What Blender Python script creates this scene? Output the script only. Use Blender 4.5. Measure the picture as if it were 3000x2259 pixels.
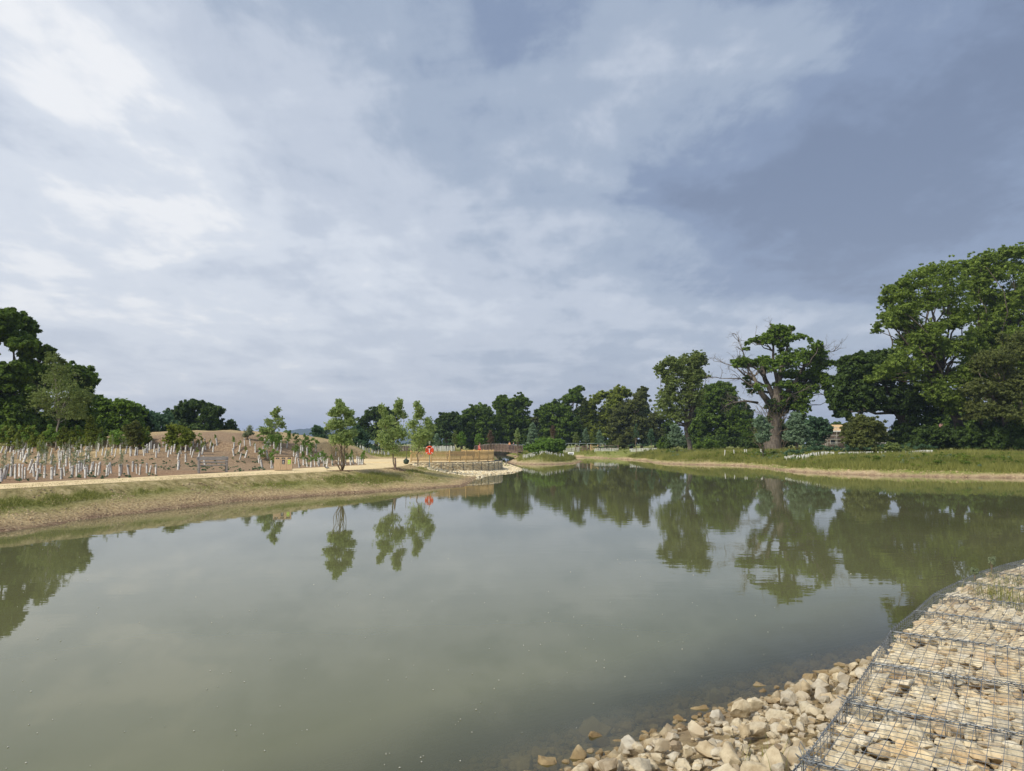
import bpy, bmesh, math, random
import numpy as np
from mathutils import Vector, Matrix, noise as mnoise
R = math.radians
for o in list(bpy.data.objects): bpy.data.objects.remove(o)
scn = bpy.context.scene
col = scn.collection

# ------------------------------------------------------------------ camera
FPX, HZ, CAMH = 2200.0, 1300.0, 2.6
PITCH = math.atan((HZ - 1129.5) / FPX)
cd = bpy.data.cameras.new('camera'); cam = bpy.data.objects.new('camera', cd); col.objects.link(cam)
cd.sensor_width = 36; cd.lens = 36 * FPX / 3000; cd.clip_start = 0.05; cd.clip_end = 20000
cam.location = (0, 0, CAMH); cam.rotation_euler = (R(90) + PITCH, 0, 0)
scn.camera = cam
def ray(px, py):
    xc = (px - 1500) / FPX; yc = (1129.5 - py) / FPX
    c, s = math.cos(PITCH), math.sin(PITCH)
    return xc, c - yc * s, s + yc * c
def at(px, py, Y):
    x, y, z = ray(px, py); k = Y / y
    return Vector((x * k, Y, CAMH + z * k))
def gp(px, py, z=0.0):
    x, y, dz = ray(px, py); k = (z - CAMH) / dz
    return (x * k, y * k)

# ------------------------------------------------------------------ world, sun, exposure
SUN_EL, SUN_AZ = R(44), R(228)      # azimuth clockwise from +Y: behind the camera, to the left
w = bpy.data.worlds.new('World'); scn.world = w; w.use_nodes = True
nt = w.node_tree; N = nt.nodes; L = nt.links; N.clear()
def wn(t, **k):
    n = N.new(t)
    for a, b in k.items(): setattr(n, a, b)
    return n
def wm(op, a, b=None, c=None, clamp=False):
    n = wn('ShaderNodeMath', operation=op, use_clamp=clamp)
    for i, v in enumerate((a, b, c)):
        if v is None: continue
        if hasattr(v, 'is_linked'): L.new(v, n.inputs[i])
        else: n.inputs[i].default_value = v
    return n.outputs[0]
tc = wn('ShaderNodeTexCoord')
sep = wn('ShaderNodeSeparateXYZ'); L.new(tc.outputs['Generated'], sep.inputs[0])
dx, dy, dz = sep.outputs
dzc = wm('MAXIMUM', dz, 0.0)
den = wm('ADD', dzc, 0.16)
u = wm('DIVIDE', dx, den); v = wm('DIVIDE', dy, den)
comb = wn('ShaderNodeCombineXYZ'); L.new(u, comb.inputs[0]); L.new(v, comb.inputs[1])
def wnoise(scale, detail, rough, rot=0, sx=1, sy=1, dist=0.0, off=(0, 0, 0)):
    mp = wn('ShaderNodeMapping'); L.new(comb.outputs[0], mp.inputs[0])
    mp.inputs['Rotation'].default_value = (0, 0, rot); mp.inputs['Scale'].default_value = (sx, sy, 1)
    mp.inputs['Location'].default_value = off
    n = wn('ShaderNodeTexNoise'); n.inputs['Scale'].default_value = scale; n.inputs['Detail'].default_value = detail
    n.inputs['Roughness'].default_value = rough; n.inputs['Distortion'].default_value = dist
    L.new(mp.outputs[0], n.inputs['Vector']); return n.outputs['Fac']
def lobe(px, py, spread, sx=1.0):
    # soft patch of brighter or darker cloud round one direction of the sky
    d = Vector(ray(px, py)).normalized()
    a = wm('MULTIPLY', wm('SUBTRACT', dx, d.x), 1 / (spread * sx)); c = wm('MULTIPLY', wm('SUBTRACT', dz, d.z), 1 / spread)
    e = wm('MULTIPLY', wm('SUBTRACT', dy, d.y), 0.5)
    q = wm('ADD', wm('MULTIPLY', a, a), wm('ADD', wm('MULTIPLY', c, c), wm('MULTIPLY', e, e)))
    return wm('POWER', 2.718, wm('MULTIPLY', q, -1.0))
n1 = wnoise(1.15, 4, 0.5, R(-35), 1, 0.75, 0.35, (3.1, 1.7, 0))
n4 = wnoise(9.0, 6, 0.6, R(-25), 1, 0.45, 0.3, (2.3, 9.2, 4.0))
n5 = wnoise(1.9, 5, 0.55, R(12), 0.45, 1.3, 0.5, (5.3, 4.2, 8.0))
n2 = wnoise(3.4, 7, 0.58, R(-30), 1, 0.7, 0.25, (7.3, 2.2, 1.0))
n3 = wnoise(0.5, 2, 0.5, R(-35), 1, 0.8, 0.2, (1.4, 5.2, 2.0))
B = wm('ADD', 0.53, wm('MULTIPLY', dx, -0.40))
B = wm('ADD', B, wm('MULTIPLY', wm('SUBTRACT', n1, 0.5), 0.72))
B = wm('ADD', B, wm('MULTIPLY', wm('SUBTRACT', n2, 0.5), 0.85))
B = wm('ADD', B, wm('MULTIPLY', wm('SUBTRACT', n4, 0.5), 0.30))
B = wm('ADD', B, wm('MULTIPLY', wm('SUBTRACT', n5, 0.5), 0.55))
B = wm('ADD', B, wm('MULTIPLY', wm('SUBTRACT', n3, 0.5), 0.45))
for px, py, sp, sx, amp in ((500, 950, .10, 3.0, .13), (150, 560, .10, 1.2, -.10), (500, 120, .08, 1.4, -.08), (1300, 130, .12, 1.7, -.12), (2550, 380, .20, 1.2, -.10), (900, 1000, .07, 4.0, .06), (700, 560, .13, 2.2, .22), (1950, 40, .07, 1.2, .14), (2250, 120, .06, 1.6, .14), (1880, 300, .12, 1.5, -.16), (150, 150, .15, 1.2, .14),
                            (1250, 420, .10, 1.6, -.14), (2350, 520, .13, 1.8, -.20), (2850, 250, .18, 1.0, -.16),
                            (1750, 900, .05, 3.6, .16), (2350, 960, .035, 6.0, .22), (1500, 1120, .045, 4.0, -.16), (100, 1100, .06, 4.0, .0),
                            (2500, 820, .05, 3.5, -.10), (1850, 640, .06, 3.0, -.06), (100, 680, .09, 1.5, -.08)):
    if amp: B = wm('ADD', B, wm('MULTIPLY', lobe(px, py, sp, sx), amp))
B = wm('ADD', wm('MULTIPLY', B, .90), .045)
ramp = wn('ShaderNodeValToRGB'); L.new(B, ramp.inputs[0])
cr = ramp.color_ramp; cr.interpolation = 'EASE'
cr.elements[0].position = 0.0; cr.elements[0].color = (.195, .25, .37, 1)
cr.elements[1].position = 1.0; cr.elements[1].color = (.93, .945, .97, 1)
for p, c in ((.22, (.25, .32, .465)), (.42, (.39, .465, .59)), (.62, (.57, .63, .735)), (.84, (.73, .78, .86))):
    e = cr.elements.new(p); e.color = (*c, 1)
# haze layer close to the horizon: warm grey
hzf = wm('POWER', 2.718, wm('MULTIPLY', dzc, -8.5))
hm = wn('ShaderNodeMix', data_type='RGBA'); L.new(wm('MULTIPLY', hzf, 0.80), hm.inputs[0])
L.new(ramp.outputs[0], hm.inputs[6])
hc = wn('ShaderNodeMix', data_type='RGBA'); L.new(wm('ADD', wm('MULTIPLY', dx, .8), .5, clamp=True), hc.inputs[0])
hc.inputs[6].default_value = (.76, .77, .80, 1); hc.inputs[7].default_value = (.50, .52, .58, 1)
L.new(hc.outputs[2], hm.inputs[7])
sky = wn('ShaderNodeTexSky', sky_type='NISHITA'); sky.sun_disc = False
sky.sun_elevation = SUN_EL; sky.sun_rotation = SUN_AZ; sky.air_density = 1.2; sky.dust_density = 2
bg1 = wn('ShaderNodeBackground'); L.new(sky.outputs[0], bg1.inputs[0]); bg1.inputs[1].default_value = 0.08
bg2 = wn('ShaderNodeBackground'); L.new(hm.outputs[2], bg2.inputs[0]); bg2.inputs[1].default_value = 0.97
mx = wn('ShaderNodeMixShader'); mx.inputs[0].default_value = 0.90
L.new(bg1.outputs[0], mx.inputs[1]); L.new(bg2.outputs[0], mx.inputs[2])
wo = wn('ShaderNodeOutputWorld'); L.new(mx.outputs[0], wo.inputs[0])
sl = bpy.data.lights.new('sun', 'SUN'); so = bpy.data.objects.new('sun', sl); col.objects.link(so)
sl.energy = 3.1; sl.angle = R(12); sl.color = (1.0, .93, .80)
sd = Vector((math.sin(SUN_AZ) * math.cos(SUN_EL), math.cos(SUN_AZ) * math.cos(SUN_EL), math.sin(SUN_EL)))
so.rotation_euler = sd.to_track_quat('Z', 'Y').to_euler()
scn.view_settings.view_transform = 'Standard'; scn.view_settings.look = 'None'
scn.view_settings.exposure = 0.12; scn.view_settings.gamma = 1
scn.render.engine = 'CYCLES'

# ------------------------------------------------------------------ helpers
def link(o, parent=None):
    col.objects.link(o)
    if parent is not None: o.parent = parent
    return o
def tag(o, label=None, cat=None, group=None, kind=None):
    if label: o['label'] = label
    if cat: o['category'] = cat
    if group: o['group'] = group
    if kind: o['kind'] = kind
    return o
def empty(name, loc, rz=0.0, label=None, cat=None, group=None):
    o = bpy.data.objects.new(name, None); o.location = loc; o.rotation_euler = (0, 0, rz); o.empty_display_size = .1
    col.objects.link(o); return tag(o, label, cat, group)
def from_np(name, V, F, mat=None, parent=None, tint=None, smooth=False, extra=None):
    """V (n,3), F (m,k) -> one mesh object"""
    V = np.asarray(V, np.float32); F = np.asarray(F, np.int32)
    me = bpy.data.meshes.new(name); m, k = F.shape
    me.vertices.add(len(V)); me.vertices.foreach_set('co', V.ravel())
    me.loops.add(m * k); me.loops.foreach_set('vertex_index', F.ravel())
    me.polygons.add(m); me.polygons.foreach_set('loop_start', np.arange(0, m * k, k, dtype=np.int32))
    me.polygons.foreach_set('use_smooth', np.full(m, smooth))
    if tint is not None:
        a = me.attributes.new('tint', 'FLOAT', 'POINT'); a.data.foreach_set('value', np.asarray(tint, np.float32))
    for nm, arr in (extra or {}).items():
        a = me.attributes.new(nm, 'FLOAT', 'POINT'); a.data.foreach_set('value', np.asarray(arr, np.float32))
    me.update(calc_edges=True); me.validate()
    if mat: me.materials.append(mat)
    o = bpy.data.objects.new(name, me); return link(o, parent)
class MB:
    """collects shapes, builds ONE mesh object"""
    def __init__(s): s.bm = bmesh.new()
    def box(s, c, size, rot=None, bev=0.0):
        r = bmesh.ops.create_cube(s.bm, size=1)['verts']
        M = Matrix.Translation(Vector(c)) @ (rot.to_4x4() if rot else Matrix()) @ Matrix.Diagonal((*size, 1))
        bmesh.ops.transform(s.bm, matrix=M, verts=r)
        if bev:
            es = list({e for v_ in r for e in v_.link_edges}); bmesh.ops.bevel(s.bm, geom=es, offset=bev, segments=1, affect='EDGES')
    def tube(s, pts, rads, n=6, cap=True):
        pts = [Vector(p) for p in pts]; rings = []
        if not hasattr(rads, '__len__'): rads = [rads] * len(pts)
        for i, p in enumerate(pts):
            t = (pts[min(i + 1, len(pts) - 1)] - pts[max(i - 1, 0)]).normalized()
            a = t.orthogonal().normalized() if i == 0 else (a - t * a.dot(t)).normalized()
            b = t.cross(a)
            rings.append([s.bm.verts.new(p + (a * math.cos(2 * math.pi * k / n) + b * math.sin(2 * math.pi * k / n)) * rads[i]) for k in range(n)])
        for r0, r1 in zip(rings, rings[1:]):
            for k in range(n): s.bm.faces.new((r0[k], r0[(k + 1) % n], r1[(k + 1) % n], r1[k]))
        if cap and n > 2: s.bm.faces.new(rings[0][::-1]); s.bm.faces.new(rings[-1])
    def build(s, name, mat, parent=None, smooth=False):
        me = bpy.data.meshes.new(name); s.bm.normal_update(); s.bm.to_mesh(me); s.bm.free()
        if smooth: me.polygons.foreach_set('use_smooth', [True] * len(me.polygons))
        me.materials.append(mat)
        return link(bpy.data.objects.new(name, me), parent)

# ------------------------------------------------------------------ materials
def mat_base(name):
    m = bpy.data.materials.new(name); m.use_nodes = True; t = m.node_tree
    b = t.nodes['Principled BSDF']; return m, t, b
def nd(t, ty, **k):
    n = t.nodes.new(ty)
    for a, b in k.items(): setattr(n, a, b)
    return n
def M2(name, c1, c2, scale=5.0, rough=.85, bump=.0, bscale=None, detail=5, mtl=0.0, obj_rand=0.0, stretch=None, lo=.35, hi=.65, spec=.3, world=False):
    m, t, b = mat_base(name); L_ = t.links.new
    tcn = nd(t, 'ShaderNodeTexCoord'); src = tcn.outputs['Object']
    if world: src = nd(t, 'ShaderNodeNewGeometry').outputs['Position']
    if stretch:
        mp = nd(t, 'ShaderNodeMapping'); mp.inputs['Scale'].default_value = stretch; L_(src, mp.inputs[0]); src = mp.outputs[0]
    n = nd(t, 'ShaderNodeTexNoise'); n.inputs['Scale'].default_value = scale; n.inputs['Detail'].default_value = detail; n.inputs['Roughness'].default_value = .6
    L_(src, n.inputs['Vector'])
    r = nd(t, 'ShaderNodeValToRGB'); L_(n.outputs['Fac'], r.inputs[0])
    r.color_ramp.elements[0].position = lo; r.color_ramp.elements[1].position = hi
    r.color_ramp.elements[0].color = (*c1, 1); r.color_ramp.elements[1].color = (*c2, 1)
    out = r.outputs[0]
    if obj_rand:
        oi = nd(t, 'ShaderNodeObjectInfo'); mr = nd(t, 'ShaderNodeMapRange'); L_(oi.outputs['Random'], mr.inputs[0])
        mr.inputs[3].default_value = 1 - obj_rand; mr.inputs[4].default_value = 1 + obj_rand * .6
        hs = nd(t, 'ShaderNodeHueSaturation'); L_(out, hs.inputs['Color']); L_(mr.outputs[0], hs.inputs['Value']); out = hs.outputs[0]
    L_(out, b.inputs['Base Color']); b.inputs['Roughness'].default_value = rough; b.inputs['Metallic'].default_value = mtl
    b.inputs['Specular IOR Level'].default_value = spec
    if bump:
        n2_ = nd(t, 'ShaderNodeTexNoise'); n2_.inputs['Scale'].default_value = bscale or scale * 3; n2_.inputs['Detail'].default_value = 6
        L_(src, n2_.inputs['Vector'])
        bp = nd(t, 'ShaderNodeBump'); bp.inputs['Strength'].default_value = 1; bp.inputs['Distance'].default_value = bump
        L_(n2_.outputs['Fac'], bp.inputs['Height']); L_(bp.outputs[0], b.inputs['Normal'])
    return m
def leafmat(name, c1, c2, trans=.42, rough=.6):
    """leaf colour varies from c1 to c2 with each leaf's own tint"""
    m, t, b = mat_base(name); L_ = t.links.new
    a = nd(t, 'ShaderNodeAttribute', attribute_name='tint')
    r = nd(t, 'ShaderNodeValToRGB'); L_(a.outputs['Fac'], r.inputs[0])
    r.color_ramp.elements[0].color = (*c1, 1); r.color_ramp.elements[1].color = (*c2, 1)
    L_(r.outputs[0], b.inputs['Base Color']); b.inputs['Roughness'].default_value = rough; b.inputs['Specular IOR Level'].default_value = .25
    tr = nd(t, 'ShaderNodeBsdfTranslucent'); L_(r.outputs[0], tr.inputs[0])
    mx_ = nd(t, 'ShaderNodeMixShader'); mx_.inputs[0].default_value = trans
    L_(b.outputs[0], mx_.inputs[1]); L_(tr.outputs[0], mx_.inputs[2]); L_(mx_.outputs[0], t.nodes['Material Output'].inputs[0])
    return m
MT = dict(
    oak=leafmat('leaf_oak', (0.061, 0.107, 0.017), (0.201, 0.305, 0.041)),
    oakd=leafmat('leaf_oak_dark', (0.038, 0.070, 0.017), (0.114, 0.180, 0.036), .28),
    oakb=leafmat('leaf_oak_bright', (0.081, 0.138, 0.018), (0.253, 0.380, 0.052)),
    yel=leafmat('leaf_yellow_green', (0.132, 0.182, 0.022), (0.330, 0.385, 0.066)),
    ash=leafmat('leaf_ash', (0.100, 0.156, 0.022), (0.312, 0.413, 0.075)),
    olive=leafmat('leaf_olive', (0.124, 0.169, 0.044), (0.305, 0.377, 0.111)),
    brown=leafmat('leaf_brownish', (0.094, 0.116, 0.033), (0.220, 0.248, 0.068)),
    rust=leafmat('leaf_rust', (.14, .095, .055), (.24, .17, .10)),
    willow=leafmat('leaf_willow', (0.187, 0.264, 0.077), (0.484, 0.594, 0.220)),
    silver=leafmat('leaf_silver', (0.128, 0.207, 0.111), (0.327, 0.442, 0.275)),
    blueg=leafmat('leaf_blue_green', (0.057, 0.117, 0.059), (0.156, 0.262, 0.131)),
    fresh=leafmat('leaf_fresh', (0.092, 0.179, 0.024), (0.270, 0.428, 0.079)),
    greyg=leafmat('leaf_grey_green', (0.185, 0.235, 0.131), (0.384, 0.442, 0.262)),
    dead=leafmat('leaf_dead', (.10, .075, .050), (.19, .14, .10)),
    blade=leafmat('grass_blade', (.13, .165, .030), (.42, .40, .12), .35),
    bladed=leafmat('grass_blade_dry', (.20, .18, .06), (.48, .42, .20), .3),
    bark=M2('bark', (.075, .060, .045), (.17, .14, .11), 6, .95, .02, 18, stretch=(1, 1, .3)),
    barkg=M2('bark_grey', (.10, .082, .065), (.23, .195, .16), 5, .95, .02, 14, stretch=(1, 1, .4)),
    barkp=M2('bark_pale', (.26, .23, .19), (.42, .38, .32), 8, .9),
    stem=M2('stem', (.16, .12, .08), (.27, .21, .14), 12, .9),
    wood=M2('new_timber', (.54, .37, .16), (.74, .54, .27), 7, .75, .003, 30, stretch=(3, 3, .4), obj_rand=.10),
    wood2=M2('larch_cladding', (.50, .36, .23), (.66, .50, .34), 9, .7, .002, 40, stretch=(4, 4, .4)),
    wgrey=M2('weathered_oak', (.22, .20, .18), (.40, .37, .34), 8, .85, .003, 30, stretch=(.4, 4, 4)),
    wbrown=M2('brown_timber', (.17, .115, .085), (.30, .215, .165), 6, .8, .003, 24),
    wlid=M2('dark_timber', (.12, .085, .06), (.20, .15, .11), 8, .7),
    plast=M2('guard_plastic', (.60, .59, .53), (.86, .86, .82), 7, .55, 0, world=True, lo=.25, hi=.6, obj_rand=.12),
    ink=M2('black_print', (.02, .02, .02), (.035, .035, .035), 5, .6),
    white=M2('white_paint', (.78, .78, .76), (.86, .86, .84), 5, .5),
    orange=M2('orange_plastic', (.74, .09, .025), (.82, .12, .04), 5, .4),
    orange2=M2('orange_plastic_recess', (.62, .06, .02), (.68, .075, .025), 5, .5),
    lime=M2('lime_panel', (.40, .66, .03), (.45, .72, .05), 5, .5),
    blackp=M2('black_panel', (.03, .025, .05), (.04, .035, .06), 5, .5),
    hole=M2('dark_opening', (.012, .01, .01), (.02, .018, .018), 5, .9),
    metal=M2('galvanised_wire', (.12, .135, .145), (.27, .285, .295), 40, .5, 0, mtl=.3, world=True),
    pipe=M2('green_grey_pipe', (.22, .27, .25), (.32, .37, .34), 5, .5, 0, mtl=.3),
    greyb=M2('grey_board', (.20, .21, .22), (.30, .31, .32), 5, .6),
    bag=M2('dark_green_plastic', (.018, .035, .022), (.045, .075, .05), 9, .5),
    dirt=M2('mulch_ring', (.10, .065, .04), (.22, .15, .09), 14, .95, .02, 30),
    roof=M2('timber_roof', (.55, .36, .17), (.72, .50, .27), 3, .8, stretch=(6, 1, 1)),
    brick=M2('brick', (.16, .12, .10), (.27, .21, .17), 3, .9),
    tile=M2('red_tile', (.24, .12, .09), (.34, .18, .14), 3, .85),
    scaff=M2('scaffold_metal', (.40, .38, .35), (.58, .56, .52), 3, .6),
    glass=M2('window_glass', (.03, .035, .04), (.05, .06, .07), 3, .1),
    skin=M2('skin', (.50, .30, .21), (.58, .37, .27), 8, .5),
    hair=M2('hair', (.03, .02, .012), (.06, .04, .025), 20, .6),
    red=M2('red_cloth', (.62, .06, .05), (.70, .09, .07), 9, .8),
    coral=M2('coral_cloth', (.72, .20, .16), (.80, .28, .22), 9, .8),
    orng=M2('orange_cloth', (.80, .34, .12), (.86, .42, .18), 9, .8),
    navy=M2('navy_cloth', (.025, .025, .06), (.05, .05, .10), 9, .8),
    bird=M2('bird_feather', (.05, .05, .055), (.12, .12, .13), 12, .7),
)

# limestone: pale buff with ochre stains, darker brown where it is wet near the water
def stone_mat(name, c_lo, c_hi, stain, wet=False):
    m, t, b = mat_base(name); L_ = t.links.new
    tcn = nd(t, 'ShaderNodeTexCoord'); oi = nd(t, 'ShaderNodeObjectInfo')
    geo = nd(t, 'ShaderNodeNewGeometry')
    n = nd(t, 'ShaderNodeTexNoise'); n.inputs['Scale'].default_value = 9; n.inputs['Detail'].default_value = 8; n.inputs['Roughness'].default_value = .68
    L_(geo.outputs['Position'], n.inputs['Vector'])
    r = nd(t, 'ShaderNodeValToRGB'); L_(n.outputs['Fac'], r.inputs[0])
    r.color_ramp.elements[0].position = .32; r.color_ramp.elements[1].position = .66
    r.color_ramp.elements[0].color = (*c_lo, 1); r.color_ramp.elements[1].color = (*c_hi, 1)
    n2_ = nd(t, 'ShaderNodeTexNoise'); n2_.inputs['Scale'].default_value = 4.5; n2_.inputs['Detail'].default_value = 4
    L_(geo.outputs['Position'], n2_.inputs['Vector'])
    mr = nd(t, 'ShaderNodeMapRange'); L_(n2_.outputs['Fac'], mr.inputs[0]); mr.inputs[1].default_value = .52; mr.inputs[2].default_value = .68; mr.inputs[4].default_value = .8
    mx_ = nd(t, 'ShaderNodeMix', data_type='RGBA'); L_(mr.outputs[0], mx_.inputs[0]); L_(r.outputs[0], mx_.inputs[6]); mx_.inputs[7].default_value = (*stain, 1)
    wn_ = nd(t, 'ShaderNodeTexWhiteNoise', noise_dimensions='1D'); L_(oi.outputs['Random'], wn_.inputs['W'])
    a = nd(t, 'ShaderNodeAttribute', attribute_name='tint')
    ad = nd(t, 'ShaderNodeMath', operation='ADD'); L_(oi.outputs['Random'], ad.inputs[0]); L_(a.outputs['Fac'], ad.inputs[1])
    fr = nd(t, 'ShaderNodeMath', operation='FRACT'); L_(ad.outputs[0], fr.inputs[0])
    vr = nd(t, 'ShaderNodeValToRGB'); L_(fr.outputs[0], vr.inputs[0]); e = vr.color_ramp.elements
    e[0].color = (.62, .56, .50, 1); e[1].color = (1.12, 1.10, 1.06, 1)
    for p, c in ((.12, (.86, .76, .60)), (.3, (1, .97, .9)), (.55, (1.08, 1.0, .84)), (.8, (.9, .9, .9))):
        q = e.new(p); q.color = (*c, 1)
    mu = nd(t, 'ShaderNodeMix', data_type='RGBA', blend_type='MULTIPLY'); mu.inputs[0].default_value = 1
    L_(mx_.outputs[2], mu.inputs[6]); L_(vr.outputs[0], mu.inputs[7]); out = mu.outputs[2]
    if wet:
        sp = nd(t, 'ShaderNodeSeparateXYZ'); L_(geo.outputs['Position'], sp.inputs[0])
        m2 = nd(t, 'ShaderNodeMapRange'); L_(sp.outputs[2], m2.inputs[0]); m2.inputs[1].default_value = .05; m2.inputs[2].default_value = .17
        m2.inputs[3].default_value = 1; m2.inputs[4].default_value = 0
        ww = nd(t, 'ShaderNodeMix', data_type='RGBA', blend_type='MULTIPLY'); L_(m2.outputs[0], ww.inputs[0]); L_(out, ww.inputs[6]); ww.inputs[7].default_value = (.52, .45, .34, 1)
        out = ww.outputs[2]
    L_(out, b.inputs['Base Color']); b.inputs['Roughness'].default_value = .88; b.inputs['Specular IOR Level'].default_value = .25
    n3_ = nd(t, 'ShaderNodeTexNoise'); n3_.inputs['Scale'].default_value = 38; n3_.inputs['Detail'].default_value = 8; n3_.inputs['Roughness'].default_value = .7
    L_(geo.outputs['Position'], n3_.inputs['Vector'])
    bp = nd(t, 'ShaderNodeBump'); bp.inputs['Distance'].default_value = .012; L_(n3_.outputs['Fac'], bp.inputs['Height']); L_(bp.outputs[0], b.inputs['Normal'])
    return m
MT['stone'] = stone_mat('limestone', (.56, .48, .34), (.86, .79, .63), (.60, .44, .26))
MT['stonew'] = stone_mat('riprap_limestone', (.40, .34, .25), (.70, .65, .53), (.42, .34, .24), wet=True)
MT['stonef'] = stone_mat('far_limestone', (.72, .64, .47), (.92, .85, .66), (.72, .60, .40))
MT['rubble'] = M2('rubble_fines', (.12, .09, .06), (.42, .33, .22), 25, .95, .02, 50, world=True)

# ------------------------------------------------------------------ plan of the place
rng = np.random.default_rng(7); random.seed(7)
# outer top edge of the near gabion wall (z = 1.0), one vertex per metre-wide basket
EDGE = [gp(x, y, 1.0) for x, y in ((2353, 2229), (2479, 2059), (2552, 1944), (2608, 1851), (2682, 1790), (2737, 1741), (2808, 1705), (2877, 1675), (2948, 1654), (3020, 1636), (3095, 1620))]
d0 = np.array(EDGE[0]) - np.array(EDGE[1]); d0 /= np.linalg.norm(d0)
EDGE = [tuple(np.array(EDGE[0]) + d0 * k * 1.0 + np.array((-.06, 0)) * k * k) for k in (4, 3, 2, 1)] + EDGE
# shoreline of the pond
near_w = [gp(x, y, 0) for x, y in ((1560, 2330), (1640, 2259), (1900, 2160), (2150, 2080), (2330, 2010), (2540, 1940))]
SHORE = [(-26, -20), (-22, 0), (-18.5, 12)] + [gp(x, y, 0) for x, y in ((0, 1557), (360, 1507), (720, 1467), (1140, 1439), (1353, 1424), (1389, 1407), (1412, 1393), (1500, 1384))] + \
        [(.75, 74), (.9, 78), (.3, 84), (-.4, 90), (-1.6, 105), (-2.2, 120), (-3, 140), (-3.5, 155), (-6, 176), (-2, 179), (.4, 155), (.6, 135), (.2, 118), (-.7, 107)] + \
        [(0, 99), (2.5, 94.3), (5.7, 95.5), (8.5, 101), (10.4, 112), (10.2, 118), (8.0, 130), (7.5, 141), (9.5, 147), (12.3, 145.5), (15.5, 139), (17.9, 130), (19.4, 121),
         (20.4, 113), (19.5, 105), (19.8, 99), (21.6, 94.5), (25.0, 92.5), (26.8, 90), (27.6, 83), (26.8, 77), (25.9, 71.5), (27.4, 66), (30, 62), (34, 59.2), (38.8, 57), (42, 51), (43, 44), (41, 32), (34, 23), (25, 17.5), (18, 15.2), (13, 13.9),
         (9.5, 12.7), (7.6, 11.5), (6.4, 10.6), (5.3, 9.8)] + near_w[::-1] + [(-1.0, 4.8), (-2.4, 2.8), (-3.3, 0), (-4, -4), (-8, -20)]
SH = np.array(SHORE)
PC = np.array((-9.5, 71.5)); PR = 8.6                       # far viewing platform
PATHN = [(-34, -14), (-27, 3), (-21.5, 17)] + [gp(x, y, 1) for x, y in ((0, 1434), (400, 1411), (780, 1391), (1000, 1380), (1140, 1371.5), (1181, 1366))] + [(-8.0, 62)]
PATHF = [(-37, -14), (-30, 5), (-24, 19)] + [gp(x, y, 1) for x, y in ((0, 1419), (400, 1399), (740, 1380.7), (960, 1368), (1074.5, 1362.6), (1063.7, 1354))] + [(-14.2, 73), (-13.6, 81), (-16, 84)]
def seg_dist(P, poly, closed):
    P = P.astype(np.float64); best = np.full(len(P), 1e9)
    n = len(poly)
    for i in range(n if closed else n - 1):
        a = np.array(poly[i]); b = np.array(poly[(i + 1) % n]); ab = b - a
        t = np.clip(((P - a) @ ab) / (ab @ ab), 0, 1)
        dd = np.hypot(*(P - (a + t[:, None] * ab)).T); best = np.minimum(best, dd)
    return best
def inside(P, poly):
    r = np.zeros(len(P), bool); n = len(poly); x, y = P[:, 0], P[:, 1]
    for i in range(n):
        x1, y1 = poly[i]; x2, y2 = poly[(i + 1) % n]
        if y1 == y2: continue
        c = ((y1 > y) != (y2 > y)) & (x < (x2 - x1) * (y - y1) / (y2 - y1) + x1); r ^= c
    return r
def ss(x, a, b):
    t = np.clip((x - a) / (b - a), 0, 1); return t * t * (3 - 2 * t)
def vnoise(x, y, s, seed=0):
    r_ = np.random.default_rng(seed).random((64, 64)); X = x / s; Y = y / s
    xi = np.floor(X).astype(int); yi = np.floor(Y).astype(int); fx = X - xi; fy = Y - yi
    fx = fx * fx * (3 - 2 * fx); fy = fy * fy * (3 - 2 * fy)
    g = lambda a, b: r_[a % 64, b % 64]
    return (g(xi, yi) * (1 - fx) + g(xi + 1, yi) * fx) * (1 - fy) + (g(xi, yi + 1) * (1 - fx) + g(xi + 1, yi + 1) * fx) * fy
PLAZA = PATHN[3:] + [(PC[0] + 8.0 * math.cos(a), PC[1] + 8.0 * math.sin(a)) for a in np.radians([200, 170, 140])] + [(-13.6, 82), (-14.2, 73)] + PATHF[3:9][::-1]
PATHPOLY = PATHN[:3] + PATHN[3:] + [(-9.5, 66), (-9.5, 81.8), (-13.6, 81)] + PATHF[:-2][::-1][0:]
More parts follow.
